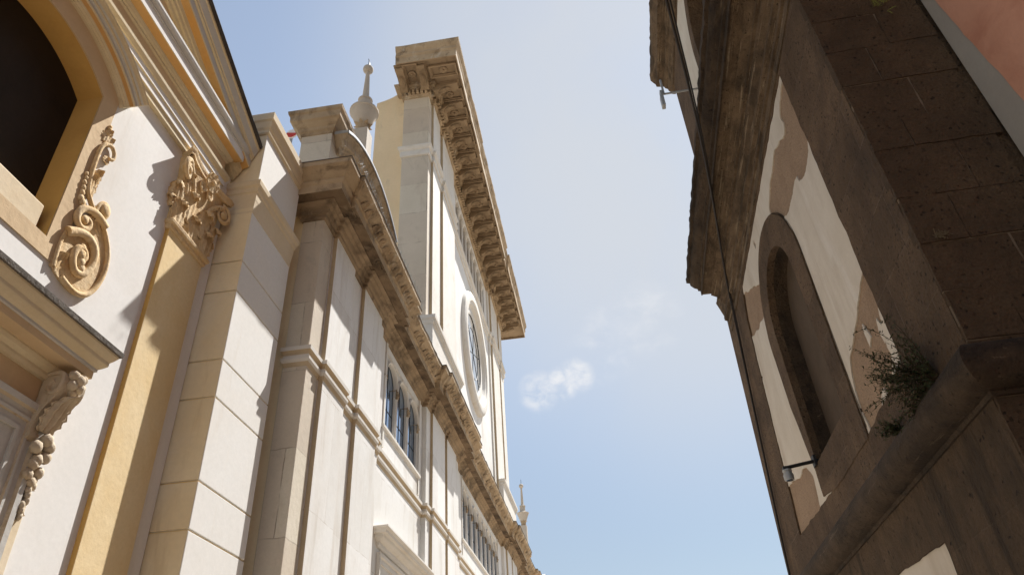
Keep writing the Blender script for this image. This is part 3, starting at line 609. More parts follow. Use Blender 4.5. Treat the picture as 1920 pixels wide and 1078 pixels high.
# pedestals of the upper order
for (ya, yb_) in ((13.66, 17.0), (2*YS-17.0, 2*YS-13.66)):
    b = MB(); b.box(-4.0, -3.27, ya, yb_, 9.0, 10.62)
    b.sweep([(-4.0, ya, 0), (-3.27, ya, 0), (-3.27, yb_, 0), (-4.0, yb_, 0)], [(-.03, 10.55), (.012, 10.555), (.03, 10.60), (.03, 10.65), (.075, 10.68), (.08, 10.76), (-.03, 10.79)], (0, 0, 1)); b.box(-4.0, -3.22, ya-.02, yb_+.02, 10.6, 10.785)
    b.sweep([(-4.0, ya, 0), (-3.27, ya, 0), (-3.27, yb_, 0), (-4.0, yb_, 0)], [(-.03, 9.0), (.06, 9.0), (.06, 9.35), (.03, 9.40), (-.03, 9.43)], (0, 0, 1)); cpart(b, 'pedestal', cornst if False else marblep)
# top cornice
DZ = 18.70
BP = [(-.03, DZ), (.03, DZ), (.045, DZ+.04), (.045, DZ+.07), (.07, DZ+.09), (.07, DZ+.26), (.20, DZ+.27), (.20, DZ+.32), (.24, DZ+.36), (.26, DZ+.46), (-.03, DZ+.47)]
b = MB(); b.sweep(TP, BP, (0, 0, 1)); cpart(b, 'upper_frieze', cornst)
RP2 = [(-4.24, 14.2, 0), (-4.24, TY0, 0), (TX, TY0, 0), (TX, 15.75, 0), (TX-.07, 15.75, 0), (TX-.07, 17.35, 0), (TX-.02, 17.35, 0), (TX-.02, 21.6, 0), (TX-.08, 21.6, 0), (TX-.08, 24.4, 0), (TX-.01, 24.4, 0), (TX-.01, 26.0, 0), (TX, 26.0, 0), (TX, TY1, 0), (-4.24, TY1, 0)]
CZ = DZ+.45
TPF = [(-.03, CZ), (1.0, CZ), (1.0, CZ-.09), (1.035, CZ-.09), (1.04, CZ+.18), (1.055, CZ+.20), (1.055, CZ+.23), (1.07, CZ+.25), (1.06, CZ+.34), (1.10, CZ+.45), (1.135, CZ+.52), (1.14, CZ+.60), (-.6, CZ+.68)]
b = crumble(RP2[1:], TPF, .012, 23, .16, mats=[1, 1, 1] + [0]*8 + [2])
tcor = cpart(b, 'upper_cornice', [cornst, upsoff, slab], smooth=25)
for i in range(1, len(TP)-1):                    # dentils follow the plan
    a_, c2 = Vector(TP[i]), Vector(TP[i+1]); L_ = (c2-a_).length
    if L_ < .3: continue
    b = MB(); t_ = (c2-a_).normalized(); lat = t_.cross(Vector((0, 0, 1))); k = int(L_/.125)
    b.sweep([a_, c2], [(.03, DZ+.10), (.074, DZ+.10), (.074, DZ+.255), (.03, DZ+.255)], (0, 0, 1))
    for j in range(k):
        p = a_+t_*((j+.5)*L_/k)
        q = [p+t_*s1*.038+lat*o_ for s1 in (-1, 1) for o_ in (.06, .17)]
        b.add([(v.x, v.y, z) for z in (DZ+.095, DZ+.25) for v in (q[0], q[1], q[3], q[2])], [(0, 1, 2, 3), (4, 5, 6, 7), (0, 1, 5, 4), (1, 2, 6, 5), (2, 3, 7, 6), (3, 0, 4, 7)])
    sub(b, 'dentil_course', cornst, tcor)
def modillion_mesh():
    c = MB(); S_ = smoothed([(0, 0), (.68, 0), (.75, -.05), (.73, -.13), (.62, -.15), (.46, -.13), (.30, -.19), (.16, -.31), (.05, -.35), (0, -.30)], 2)
    c.prism(S_, lambda a, z, s: (a, -.115 if s == 0 else .115, z))
    c.leaf((.17, 0, -.30), (.90, 0, .38), (0, 1, 0), (.38, 0, -.90), .17, .40, .5, 3, .012)
    for s_ in (-.118, .118): c.tube([(.665, s_-.006, -.075), (.665, s_+.006, -.075)], .055, 14); c.tube([(.10, s_-.006, -.19), (.10, s_+.006, -.19)], .085, 14)
    c.box(-.02, .80, -.145, .145, -.025, .02)
    return c
def coffer_mesh(w_):
    c = MB()
    for k, (o1, o2, dz) in enumerate(((0, .045, -.075), (.045, .08, -.04))):
        x0, x1, h = .10+o1, .92-o1, w_/2-o1
        x0i, x1i, hi = .10+o2, .92-o2, w_/2-o2
        c.prism([(x0, -h), (x1, -h), (x1, h), (x0, h)], lambda a, y, s, dz=dz: (a, y, dz if s == 0 else 0), [[(x0i, -hi), (x1i, -hi), (x1i, hi), (x0i, hi)]])
    return c
mo = modillion_mesh(); co = coffer_mesh(.44); ro = MB(); flower(ro, (0, 0, 0), (0, 0, -1), (1, 0, 0), .125, 8)
ys_ = [TY0+.02+i*((TY1-TY0-.04)/19) for i in range(20)]
def placed(src, name, mt, loc, rot, first):
    if first[0] is None:
        o = src.build(name, mt, tcor, smooth=45, loc=loc); first[0] = o
    else:
        o = first[0].copy(); COL.objects.link(o); o.parent = tcor; o.location = loc
    o.rotation_euler = (0, 0, rot); return o
F1, F2, F3 = [None], [None], [None]
bx, by, bz = root_loc(church)
for i, y in enumerate(ys_):
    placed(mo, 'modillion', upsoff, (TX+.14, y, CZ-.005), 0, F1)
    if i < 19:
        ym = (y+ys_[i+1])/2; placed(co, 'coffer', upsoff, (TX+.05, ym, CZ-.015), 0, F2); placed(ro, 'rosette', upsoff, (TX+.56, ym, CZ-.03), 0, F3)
for x in (TX-.06, TX-.70):
    placed(mo, 'modillion', upsoff, (x, TY0-.14, CZ-.005), -pi/2, F1)
placed(co, 'coffer', upsoff, (TX-.38, TY0-.05, CZ-.015), -pi/2, F2); placed(ro, 'rosette', upsoff, (TX-.38, TY0-.56, CZ-.03), 0, F3)
placed(co, 'coffer', upsoff, (TX+.05, TY0-.55, CZ-.015), 0, F2); placed(ro, 'rosette', upsoff, (TX+.56, TY0-.55, CZ-.03), 0, F3)
# round window
def ring(prof_, n=64):
    mb = MB(); mb.sweep([(TX-.06, OC+cos(2*pi*i/n), OZ+sin(2*pi*i/n)) for i in range(n)], [(a-1, b_) for a, b_ in prof_], (1, 0, 0), closed=True); return mb
oc = cpart(ring([(1.36, -.25), (1.36, .0), (1.42, .02), (1.47, .02), (1.50, .01), (1.62, .01), (1.66, .05), (1.70, .11), (1.78, .125), (1.80, .16), (1.98, .17), (2.04, .15), (2.10, .12), (2.13, .06), (2.13, -.02)]), 'round_window', marblep, smooth=35)
b = MB(); b.prism(arc(OC, OZ, 1.39, 0, 2*pi*(47/48), 47), on(TX-.085, TX-.12)); sub(b, 'pane', skyglass, oc)
b = MB()
for k in range(3):
    a = pi*k/3+.35; b.tube([(TX-.082, OC+1.38*cos(a), OZ+1.38*sin(a)), (TX-.082, OC-1.38*cos(a), OZ-1.38*sin(a))], .011, 6)
for r_ in (.9,): b.tube([(TX-.082, OC+r_*cos(2*pi*i/36), OZ+r_*sin(2*pi*i/36)) for i in range(37)], .010, 6)
b.tube([(TX-.082, OC+1.37*cos(2*pi*i/48), OZ+1.37*sin(2*pi*i/48)) for i in range(49)], .02, 6); sub(b, 'glazing_bar', iron, oc)
# gallery
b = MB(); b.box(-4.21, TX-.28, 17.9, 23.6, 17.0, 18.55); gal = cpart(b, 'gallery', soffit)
for i in range(9):
    y = 18.1+i*.66; b = MB(); b.lathe((TX-.15, y, 17.05), [(.09, 0), (.09, .08), (.065, .1), (.06, 1.15), (.085, 1.18), (.09, 1.25), (.13, 1.3), (.13, 1.45)], 12); sub(b, 'colonnette', marblep, gal, smooth=35)
# yellow wing wall with a swept top, behind the tower
b = MB(); b.prism([(-5.13, 8.9), (-4.20, 8.9), (-4.20, 19.9), (-4.27, 19.6), (-4.36, 19.36), (-4.48, 19.21), (-4.66, 19.09), (-4.88, 19.0), (-5.13, 18.93)], lambda a, z, s: (a, 13.98 if s == 0 else 15.4, z)); cpart(b, 'wing_wall', butt)

# tall windows of the lower storey
def lancets(y0, y1, n, name):
    pitch = (y1-y0)/n; r = pitch*.5-.058; zs = 7.86
    holes = []
    for i in range(n):
        cy = y0+pitch*(i+.5); holes.append([(cy-r, 6.80), (cy+r, 6.80)] + arc(cy, zs, r, 0, pi, 14))
    b = MB(); b.prism([(y0-.01, 6.70), (y1+.01, 6.70), (y1+.01, 8.40), (y0-.01, 8.40)], on(XB-.025, XB-.07), holes); wd = cpart(b, name, marblep)
    b = MB(); b.box(XB-.14, XB-.078, y0-.01, y1+.01, 6.7, 8.4); sub(b, 'pane', glass, wd)
    b = MB()
    for i in range(n):
        cy = y0+pitch*(i+.5)
        for k in (0,): b.box(XB-.08, XB-.07, cy+k*r*.6-.006, cy+k*r*.6+.008, 6.7, 8.3)
        b.box(XB-.08, XB-.071, cy-r, cy+r, 7.3, 7.315)
    sub(b, 'glazing_bar', iron, wd)
    for i in range(n):
        cy = y0+pitch*(i+.5); b = MB(); b.sweep([(XB-.025, cy+r*cos(t), zs+r*sin(t)) for t in [pi*j/18 for j in range(19)]], [(0, -.03), (0, .02), (.014, .025), (.018, .04), (.038, .045), (.042, .03), (.056, .03), (.058, -.01)], (1, 0, 0)); sub(b, 'archivolt', marblep, wd, smooth=30)
    for i in range(n+1):
        cy = y0+pitch*i; b = MB(); b.tube([(XB-.035, cy, 6.84), (XB-.035, cy, 7.72)], .036, 10); b.box(XB-.10, XB-.0, cy-.05, cy+.05, 6.84, 6.92); sub(b, 'mullion_column', marblep, wd, smooth=35)
        b = MB(); flower(b, (XB+.0, cy, 7.79), (1, 0, 0), (0, 0, 1), .085, 8); b.box(XB-.10, XB-.005, cy-.055, cy+.055, 7.70, 7.73); b.box(XB-.10, XB+.0, cy-.06, cy+.06, 7.86, 7.90); sub(b, 'column_capital', cornst, wd, smooth=45)
    b = MB(); b.sweep([(XB-.02, y0-.05, 0), (XB, y0-.05, 0), (XB, y1+.05, 0), (XB-.02, y1+.05, 0)], [(-.15, 6.74), (.015, 6.745), (.02, 6.77), (.045, 6.79), (.045, 6.835), (-.15, 6.845)], (0, 0, 1)); sub(b, 'sill', marblep, wd)
    for yy in (y0-.035, y1+.035):
        b = MB(); b.box(XB-.1, XB+.022, yy-.04, yy+.04, 6.44, 8.45); sub(b, 'window_jamb', marblep, wd)
lancets(W1[0], W1[1], 3, 'arcaded_window'); lancets(W2[0], W2[1], 8, 'arcaded_window')
for (ya, yb_) in ((10.95, 13.60), (18.6, 23.0)):
    b = MB(); b.sweep([(XB-.02, ya, 0), (XB, ya, 0), (XB, yb_, 0), (XB-.02, yb_, 0)], [(-.02, 4.80), (.03, 4.805), (.05, 4.84), (.05, 4.88), (.09, 4.90), (.13, 4.93), (.14, 4.97), (.19, 4.98), (.20, 5.02), (.235, 5.05), (.235, 5.075), (-.02, 5.11)], (0, 0, 1)); dr = cpart(b, 'doorway_hood', marblep)
    b = MB(); b.sweep([(XB, yb_-.12, 0), (XB, yb_-.12, 4.62), (XB, ya+.12, 4.62), (XB, ya+.12, 0)], [(-.02, -.01), (-.02, .03), (.06, .03), (.07, .055), (.12, .06), (.12, -.01)], (1, 0, 0)); sub(b, 'door_surround', marblep, dr)
    b = MB(); b.box(XB-.05, XB+.006, ya+.14, yb_-.14, 0, 4.6); sub(b, 'door_panel', marblep, dr)

# attic block at the near corner, and segmental pediments
def attic(yo, far=False):
    f = (lambda y: yo+(y-7.42)) if not far else (lambda y: yo-(y-7.42))
    y0_, y1_ = sorted((f(7.42), f(7.86)))
    b = MB(); b.box(-3.92, -3.42, y0_, y1_, 9.0, 10.45); ab = cpart(b, 'attic_block', greym, bevel=.01)
    b = MB(); b.sweep([(-3.92, y1_, 0), (-3.92, y0_, 0), (-3.42, y0_, 0), (-3.42, y1_, 0)], [(-.03, 10.25), (.012, 10.26), (.02, 10.30), (.05, 10.33), (.06, 10.38), (.10, 10.42), (.125, 10.46), (.16, 10.48), (.165, 10.60), (.19, 10.62), (.2, 10.68), (-.03, 10.70)], (0, 0, 1)); b.box(-3.94, -3.3, y0_-.12, y1_+.02, 10.5, 10.69); sub(b, 'block_cap', cornst, ab)
attic(7.42); attic(40.5, True)
def segmental(cy, half, zc, rise):
    R_ = (half*half+rise*rise)/(2*rise); c0 = zc+rise-R_; a0 = math.asin(half/R_)
    th = [pi/2-a0+2*a0*i/40 for i in range(41)]
    lo_ = cy-half+(.40 if cy < 20 else 0); hi_ = cy+half-(.40 if cy > 20 else 0)
    b = MB(); b.prism([(lo_, 9.0), (hi_, 9.0)] + [(min(hi_, max(lo_, cy+R_*cos(t))), c0+R_*sin(t)-.15-.0004*i) for i, t in enumerate(th)], on(-3.40, -3.9)); tp = cpart(b, 'pediment', marblep)
    b = MB(); b.sweep([(-3.40, cy+R_*cos(t), c0+R_*sin(t)) for t in th], [(-.36, -.02), (-.36, .03), (-.32, .05), (-.30, .09), (-.26, .10), (-.24, .14), (-.14, .15), (-.13, .16), (-.07, .19), (-.06, .21), (-.035, .215), (-.035, -.02)], (1, 0, 0)); sub(b, 'pediment_moulding', cornst, tp, smooth=30)
    b = MB(); b.sweep([(-3.40, cy+R_*cos(t), c0+R_*sin(t)) for t in th], [(-.035, -.015), (-.032, .22), (-.05, .225), (-.045, .24), (0, .24), (.012, .18), (.012, -.015)], (1, 0, 0)); sub(b, 'lead_flashing', flash, tp, smooth=30)
segmental(8.88, 1.43, 10.30, .46); segmental(39.1, 1.5, 10.26, .50)

def pinnacle(x, y, zb):
    b = MB(); b.box(x-.17, x+.17, y-.17, y+.17, 8.9, zb-.30); b.box(x-.23, x+.23, y-.23, y+.23, 9.0, 11.6); b.box(x-.28, x+.28, y-.28, y+.28, 11.6, 11.75)
    pn = cpart(b, 'pinnacle', spirem, bevel=.01)
    b = MB()
    for k in range(8):
        a = pi/4*k; d = Vector((cos(a), sin(a), 0)); b.leaf(Vector((x, y, zb-.33))+d*.10, (0, 0, 1), Vector((0, 0, 1)).cross(d), d, .14, .34, 1.6, 4, .012)
    sub(b, 'leaf_collar', cornst, pn, smooth=45)
    b = MB(); b.lathe((x, y, zb), [(.11, -.3), (.13, -.06), (.17, -.03), (.205, .06), (.245, .18), (.285, .28), (.30, .33), (.325, .345), (.325, .385), (.28, .41), (.20, .44), (.175, .46), (.15, .48), (.145, .72), (.165, .74), (.165, .77), (.13, .79), (.085, .82), (.08, .86), (.045, 1.72), (.055, 1.74), (.05, 1.77)], 24); sub(b, 'finial', spirem, pn, smooth=35)
    b = MB(); b.ell((x, y, zb+1.875), (.122, .122, .122), 20, 14); sub(b, 'ball', spirem, pn, smooth='all')
    b = MB(); b.tube([(x, y, zb+1.95), (x, y, zb+2.25)], .008, 6); b.tube([(x, y-.04, zb+2.22), (x, y+.03, zb+2.23)], .008, 6); b.add([(x+.01, y, zb+2.06), (x+.01, y+.05, zb+2.04), (x+.01, y+.06, zb+2.16), (x+.01, y+.01, zb+2.18), (x+.016, y, zb+2.06), (x+.016, y+.05, zb+2.04), (x+.016, y+.06, zb+2.16), (x+.016, y+.01, zb+2.18)], [(0, 1, 2, 3), (4, 5, 6, 7), (0, 1, 5, 4), (1, 2, 6, 5), (2, 3, 7, 6), (3, 0, 4, 7)]); sub(b, 'lightning_rod', iron, pn)
pinnacle(-4.10, 10.4, 13.88); pinnacle(-4.10, 38.2, 13.45)

# ================================================================ the tuff building on the right (its own street frame)
RA = -0.02179
XR = 2.5
house = thing('stone_building', 'shaded brown tuff building with an arched niche in a peeling white panel', 'building', (XR, 8.0, 0), RA)
def onx(x, back): return lambda a, z, s: (x if s == 0 else back, a, z)
def far(z): return 11.6+(8.73-z)*.13
near = rough_edge([(4.66, 0), (4.66, 8.8)], .16, .02, 2)[:55]
panel = [(5.673, 4.32), (7.018, 4.211), (9.42, 4.262), (10.74, 4.318), (10.50, 5.846), (10.22, 7.55), (9.93, 8.03), (7.35, 8.045), (5.70, 8.041)]
pr = rough_edge(panel, .07, .022, 5)
lowp = rough_edge([(6.19, 1.0), (9.8, 1.0), (9.5, 3.06), (7.52, 3.055), (6.20, 3.01)], .08, .015, 9)
NY, NZ, NR = 8.13, 6.49, .775                     # niche
niche = [(NY-NR, 4.66), (8.87, 4.66), (8.90, 5.7)] + arc(NY, NZ, NR, 0, pi, 22)
outer = [(4.655, 3.70), (far(3.7), 3.70), (far(8.70), 8.70), (4.655, 8.70)]
b = MB(); b.prism(outer, onx(XR, 7.5), [pr], back=True); wl = b.build('wall', tuff, house)
b = MB(); b.prism([(4.655, -.2), (far(0), -.2), (far(3.7), 3.70), (4.655, 3.70)], onx(XR-.002, 7.5), [lowp]); b.build('lower_wall', tuffs, house)
b = MB(); b.prism([(4.70, .5), (10.8, .5), (10.8, 3.2), (4.7, 3.2)], onx(XR+.014, XR+.2)); b.build('lower_panel', panelm, house)
# near face of big blocks
ed = [(XR-.006+noise.noise(Vector((z*1.7, 4, 1)))*.018, z) for z in [i*.12 for i in range(160)]]
ed2 = [(3.49+noise.noise(Vector((z*1.3, 9, 1)))*.05+(.02 if int(z*2.27) % 2 else -.02), z) for z in [i*.12 for i in range(160)]]
b = MB(); rs = random.Random(17)
rows = [-.2, .4, .85, 1.3, 1.75, 2.2, 2.6, 3.05, 3.5, 3.92, 4.32, 4.75, 5.2, 5.72, 6.05, 6.53, 7.0, 7.46, 7.83, 8.3, 8.75, 9.2, 9.7, 10.2, 10.7, 11.2, 11.7, 12.2, 12.7, 13.2, 13.7, 14.2, 14.7, 15.2, 15.7]
for k, (z0, z1) in enumerate(zip(rows, rows[1:])):
    e1 = 3.47+rs.uniform(-.03, .04); xs = [XR-.004+rs.uniform(-.006, .006), XR+rs.uniform(.28, .48) if k % 2 else XR+rs.uniform(.5, .66), e1]
    sl_ = rs.uniform(-.012, .012)
    for xa, xb in zip(xs, xs[1:]):
        g_ = .0045; y_ = 4.62+rs.uniform(-.006, .008)
        pl_ = rough_edge([(xa+g_, z0+g_), (xb-g_, z0+g_+sl_*0), (xb-g_+rs.uniform(-.008, .008), z1-g_), (xa+g_+(rs.uniform(-.008, .008) if xa > XR+.1 else 0), z1-g_)], .05, .008, k)
        b.prism(pl_, lambda a, z, s: (a, y_ if s == 0 else 4.70, z))
b.build('pier_stones', tuffb, house, bevel=.007)
b = MB(); b.prism([(XR+.02, -.2), (3.42, -.2), (3.42, 19), (XR+.02, 19)], lambda a, z, s: (a, 4.66 if s == 0 else 5.2, z)); b.prism([(XR+.008, -.2), (3.45, -.2), (3.45, 15.7), (XR+.008, 15.7)], lambda a, z, s: (a, 4.630 if s == 0 else 4.659, z)); b.build('block_pier', mortarm, house)
# plaster panel: render coat underneath, a thin white coat over it with holes where it fell off
nhole = [(NY+(a-NY)*1.10, z+(.08 if z > 6.5 else -.06)) for a, z in niche]
PT = [[(5.40, 8.02), (5.95, 7.92), (6.16, 7.808), (6.10, 7.66), (6.232, 7.589), (6.45, 7.72), (6.723, 7.804), (7.05, 7.74), (7.51, 7.66), (7.52, 7.42), (7.10, 7.06), (6.70, 7.02), (6.321, 7.062), (6.30, 6.95), (6.227, 6.909), (6.0, 6.85), (5.70, 6.93), (5.45, 7.4)],
      [(8.96, 7.42), (9.35, 7.62), (9.6, 7.72), (10.0, 7.95), (10.4, 8.05), (10.55, 7.3), (10.40, 7.25), (10.2, 7.28), (9.85, 7.12), (9.5, 7.1), (9.22, 7.0), (9.10, 7.2)],
      [(5.4, 5.38), (5.85, 5.26), (6.235, 5.089), (6.5, 5.0), (6.80, 4.923), (6.93, 4.6), (6.90, 4.12), (6.55, 4.12), (6.3, 4.40), (6.1, 4.25), (5.85, 4.42), (5.78, 4.62), (5.72, 4.9), (5.5, 5.1)],
      [(10.9, 5.0), (10.3, 4.95), (9.9, 4.83), (9.55, 4.87), (9.22, 4.68), (9.30, 4.5), (9.40, 4.13), (11.0, 4.13)]]
holes = [rough_edge(rough_edge(smoothed(q+[q[0]], 1)[:-1], .07, .030, 20+i), .016, .018, 60+i) for i, q in enumerate(PT)]
for y, z, s_ in ((8.6, 7.86, .05), (10.35, 6.6, .03)):
    holes.append(rough_edge([(y-s_, z-s_), (y+s_*.6, z-s_*1.3), (y+s_, z+s_), (y-s_*.3, z+s_*1.6)], .02, .012, int(y*10)))
b = MB(); b.prism([(5.25, 4.05), (11.2, 4.05), (11.2, 8.25), (5.25, 8.25)], onx(XR+.026, XR+.12), [nhole]); pn = b.build('plaster_panel', patchm, house)
b = MB(); b.prism([(5.26, 4.06), (11.19, 4.06), (11.19, 8.24), (5.26, 8.24)], onx(XR+.012, XR+.03), [nhole]+holes); b.build('white_coat', panelm, pn, loc=(0, 0, 0))
for i, (y, z, s_) in enumerate(((6.15, 4.86, .07), (5.82, 4.72, .10), (5.80, 4.54, .08))):
    b = MB(); b.prism(rough_edge(rough_edge([(y-s_, z-.05), (y+s_*.3, z-.11), (y+s_*.5, z+.02), (y+.1*s_, z+.13), (y-.4*s_, z+.03)], .03, .02, 40+i), .012, .008, 80+i), onx(XR+.013, XR+.04)); b.build('plaster_remnant', panelm, pn, loc=(0, 0, 0))
# niche with tuff surround
fr_out = [(NY-1.17, 4.20), (8.35, 4.20), (9.02, 4.30), (9.02, 4.62), (9.25, 5.6), (9.30, 6.3)] + arc(NY, NZ, 1.18, .05, pi, 26)
b = MB(); b.prism(rough_edge(fr_out, .09, .012, 7), onx(XR-.008, XR+.09), [niche]); nf = b.build('niche_surround', tuff, house)
b = MB(); ins = [(NY+(a-NY)*1.012, z+(.006 if z > 6 else -.006)) for a, z in niche]
for i in range(len(niche)):
    p, q = niche[i], niche[(i+1) % len(niche)]
    b.add([(XR+.088, *p), (XR+.088, *q), (XR+.29, *q), (XR+.29, *p)], [(0, 1, 2, 3)])
b.build('niche_reveal', soot, nf, loc=(0, 0, 0))  # reveal simply set darker than the surround stone
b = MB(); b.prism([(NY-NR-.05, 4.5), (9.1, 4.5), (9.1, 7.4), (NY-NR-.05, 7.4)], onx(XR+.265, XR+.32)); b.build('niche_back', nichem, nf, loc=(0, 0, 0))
b = MB(); b.sweep([(XR+.016, NY+1.18*cos(t), NZ+1.18*sin(t)) for t in [pi*.42+pi*.58*i/24 for i in range(25)]] + [(XR+.016, NY-1.18, 5.5), (XR+.016, NY-1.18, 4.3)], [(-.012, -.01), (-.012, .02), (.012, .02), (.014, -.01)], (1, 0, 0)); b.build('surround_edge', nichem, nf, loc=(0, 0, 0))
# heavy half-round string
TR = [(.16*sin(pi*i/14), 3.70-.165*cos(pi*i/14)) for i in range(15)]
b = MB(); b.sweep(fine([(XR, far(3.7), 0), (XR, 4.62, 0), (3.5, 4.62, 0)], .35), [(-.05, 3.50), (.02, 3.50), (.03, 3.53)] + [(.02+a, z) for a, z in TR] + [(.03, 3.87), (-.05, 3.875)], (0, 0, 1))
b.build('half_round_string', soot, house, smooth=50)
# main cornice
MP = [(-.05, 8.08), (.015, 8.085), (.015, 8.20), (.045, 8.21), (.045, 8.26), (.03, 8.265), (.03, 8.30), (.085, 8.33), (.085, 8.39), (.07, 8.395), (.07, 8.42), (.125, 8.47), (.15, 8.50), (.15, 8.55), (.19, 8.555), (.19, 8.60), (.255, 8.64), (.285, 8.66), (.27, 8.665), (.27, 8.69), (.43, 8.70), (.43, 8.685), (.45, 8.685), (.45, 8.78), (.49, 8.79), (.49, 8.83), (.55, 8.86), (.60, 8.92), (.60, 8.98), (.65, 8.99), (.65, 9.08), (-.05, 9.25)]
b = crumble([(XR, 11.05, 0), (XR, 4.62, 0), (3.5, 4.62, 0)], MP, .012, 2, .06, mats=[0]*20+[1]*(len(MP)-21)); b.build('cornice', [tuffc, soot], house, smooth=28)
b = crumble([(XR, 11.42, 0), (XR, 10.9, 0)], MP[:10]+[(.15, 8.7), (-.05, 8.75)], .012, 6); b.build('cornice_end', tuffc, house, smooth=28)
b = MB(); b.box(XR+.03, 7.4, 4.7, 11.3, 8.6, 9.15); b.build('ledge', tuffc, house)
# upper storey
XU = 2.75
up_out = [(4.7, 9.0), (11.72, 9.0), (11.62, 15.4), (4.7, 15.4)]
upan = rough_edge([(5.5, 10.2), (10.98, 10.2), (10.75, 12.34), (10.30, 13.68), (10.0, 14.95), (5.5, 14.95)], .09, .015, 15)
uarch = [(5.65, 10.4), (9.36, 10.4), (9.36, 13.0)] + arc(7.5, 13.0, 1.86, .12, pi, 26)
b = MB(); b.prism(up_out, onx(XU, 7.4), [upan]); b.build('upper_wall', tuff, house)
b = MB(); b.prism([(5.4, 10.1), (11.2, 10.1), (11.2, 15.0), (5.4, 15.0)], onx(XU+.015, XU+.2), [uarch]); b.build('upper_panel', panelm, house)
uin = [(5.95, 10.4), (9.05, 10.4), (9.05, 13.0)] + arc(7.5, 13.0, 1.55, .12, pi, 26)
b = MB(); b.prism(uarch, onx(XU-.01, XU+.3), [uin]); ua = b.build('upper_arch', tuff, house)
b = MB(); b.prism([(5.8, 10.2), (9.2, 10.2), (9.2, 14.8), (5.8, 14.8)], onx(XU+.30, XU+.36)); b.build('arch_back', tuffs, ua, loc=(0, 0, 0))
UP = [(-.05, 15.0), (.03, 15.02), (.05, 15.1), (.09, 15.15), (.10, 15.22), (.16, 15.27), (.17, 15.32), (.34, 15.36), (.35, 15.45), (.40, 15.52), (.44, 15.62), (.45, 15.72), (-.05, 15.8)]
b = crumble([(7.0, 11.92, 0), (XU, 11.92, 0), (XU, 4.62, 0), (4.2, 4.62, 0)][1:], UP, .014, 11); b.build('upper_cornice', tuffc, house, smooth=28)
b = MB(); b.box(XU+.02, 7.3, 4.7, 11.6, 15.3, 15.75); b.build('roof', slab, house)

# ================================================================ the salmon house on the far right
pink = thing('salmon_house', 'salmon pink rendered house with a bare grey strip beside the stone pier', 'house', (3.5, 2.0, 0), RA)
b = MB(); b.box(3.52, 7.6, -4.0, 4.6, 0, 15.0); b.build('wall', greyr, pink)
bd = rough_edge([(-4.0, 0), (3.95, 0), (4.12, 4.4), (4.26, 5.583), (4.31, 6.10), (4.38, 6.676), (4.45, 7.40), (4.45, 15.0), (-4.0, 15.0)], .12, .012, 31)
b = MB(); b.prism(bd, onx(3.508, 3.55)); b.build('pink_render', pinkm, pink)

# ================================================================ fittings, cables and plants
Rm = Matrix.Rotation(RA, 3, 'Z')
def rw(x, y, z): return tuple(Rm @ Vector((x, y, z)))
def rthing(name, label, cat, base, group=None): return thing(name, label, cat, base, RA, group)
t = rthing('wall_spotlight', 'small white spotlight on a dark arm at the foot of the arched niche', 'spotlight', (2.50, 8.86, 4.69))
b = MB(); b.tube([(2.53, 8.87, 4.70), (2.13, 8.85, 4.645)], .022, 8); b.box(2.46, 2.49, 8.82, 8.92, 4.63, 4.76); b.build('arm', iron, t, smooth=35)
b = MB(); b.box(2.08, 2.15, 8.82, 8.90, 4.615, 4.66); b.build('clamp', iron, t, bevel=.006)
b = MB(); b.lathe((2.125, 8.86, 4.52), [(.045, -.03), (.058, -.028), (.062, .03), (.05, .06), (.05, .075), (.058, .08), (.055, .10), (.02, .105)], 16); lampo = b.build('lamp_head', greymet, t, smooth=35)
b = MB(); b.lathe((2.125, 8.86, 4.485), [(.001, 0), (.04, .002), (.044, .008)], 14); b.build('lens', glass, lampo, loc=(0, 0, 0), smooth=35)
t = rthing('floodlight', 'grey floodlight on a horizontal arm below the topmost cornice', 'floodlight', (2.75, 9.3, 12.1))
b = MB(); b.box(1.975, 2.77, 9.287, 9.313, 12.09, 12.122); b.build('arm', greymet, t, bevel=.004)
b = MB(); b.box(1.955, 1.99, 9.28, 9.32, 12.10, 12.50); b.build('post', greymet, t, bevel=.004)
b = MB(); b.box(1.90, 1.95, 9.25, 9.35, 12.05, 12.18); b.box(1.885, 1.95, 9.24, 9.36, 11.76, 12.04); b.build('lamp_head', greymet, t, bevel=.008)
def cable(name, label, pts, r, m, group='cables along the stone wall'):
    b = MB(); b.tube([rw(*p) for p in smoothed(pts, 2)], r, 6); o = b.build(name, m, None, smooth='all'); tag(o, label, 'cable', group)
cable('cable', 'thick black cable down the edge of the stone wall and out over the street', [(2.455, 12.32, 1.0), (2.462, 11.93, 4.1), (2.462, 11.5, 5.6), (2.455, 11.07, 7.05), (2.44, 10.72, 8.0), (2.40, 10.40, 8.52), (2.1, 8.6, 8.56), (1.75, 6.72, 8.49), (1.31, 4.80, 8.48), (.4, 1.0, 8.55), (-.8, -4, 8.8)], .016, cablem)
cable('cable', 'thinner second cable hanging just above the thick one over the street', [(2.47, 11.95, 4.1), (2.475, 11.12, 7.05), (2.45, 10.60, 8.15), (2.40, 10.42, 8.60), (2.12, 8.6, 8.66), (1.80, 6.80, 8.62), (1.37, 4.90, 8.64), (.5, 1.0, 8.75), (-.7, -4, 9.0)], .010, cablem)
cable('cable', 'short thin blue wire at the foot of the stone wall corner', [(2.58, 12.33, 4.75), (2.60, 12.38, 4.46), (2.60, 12.52, 4.2), (2.6, 12.6, 3.2)], .008, bluem)

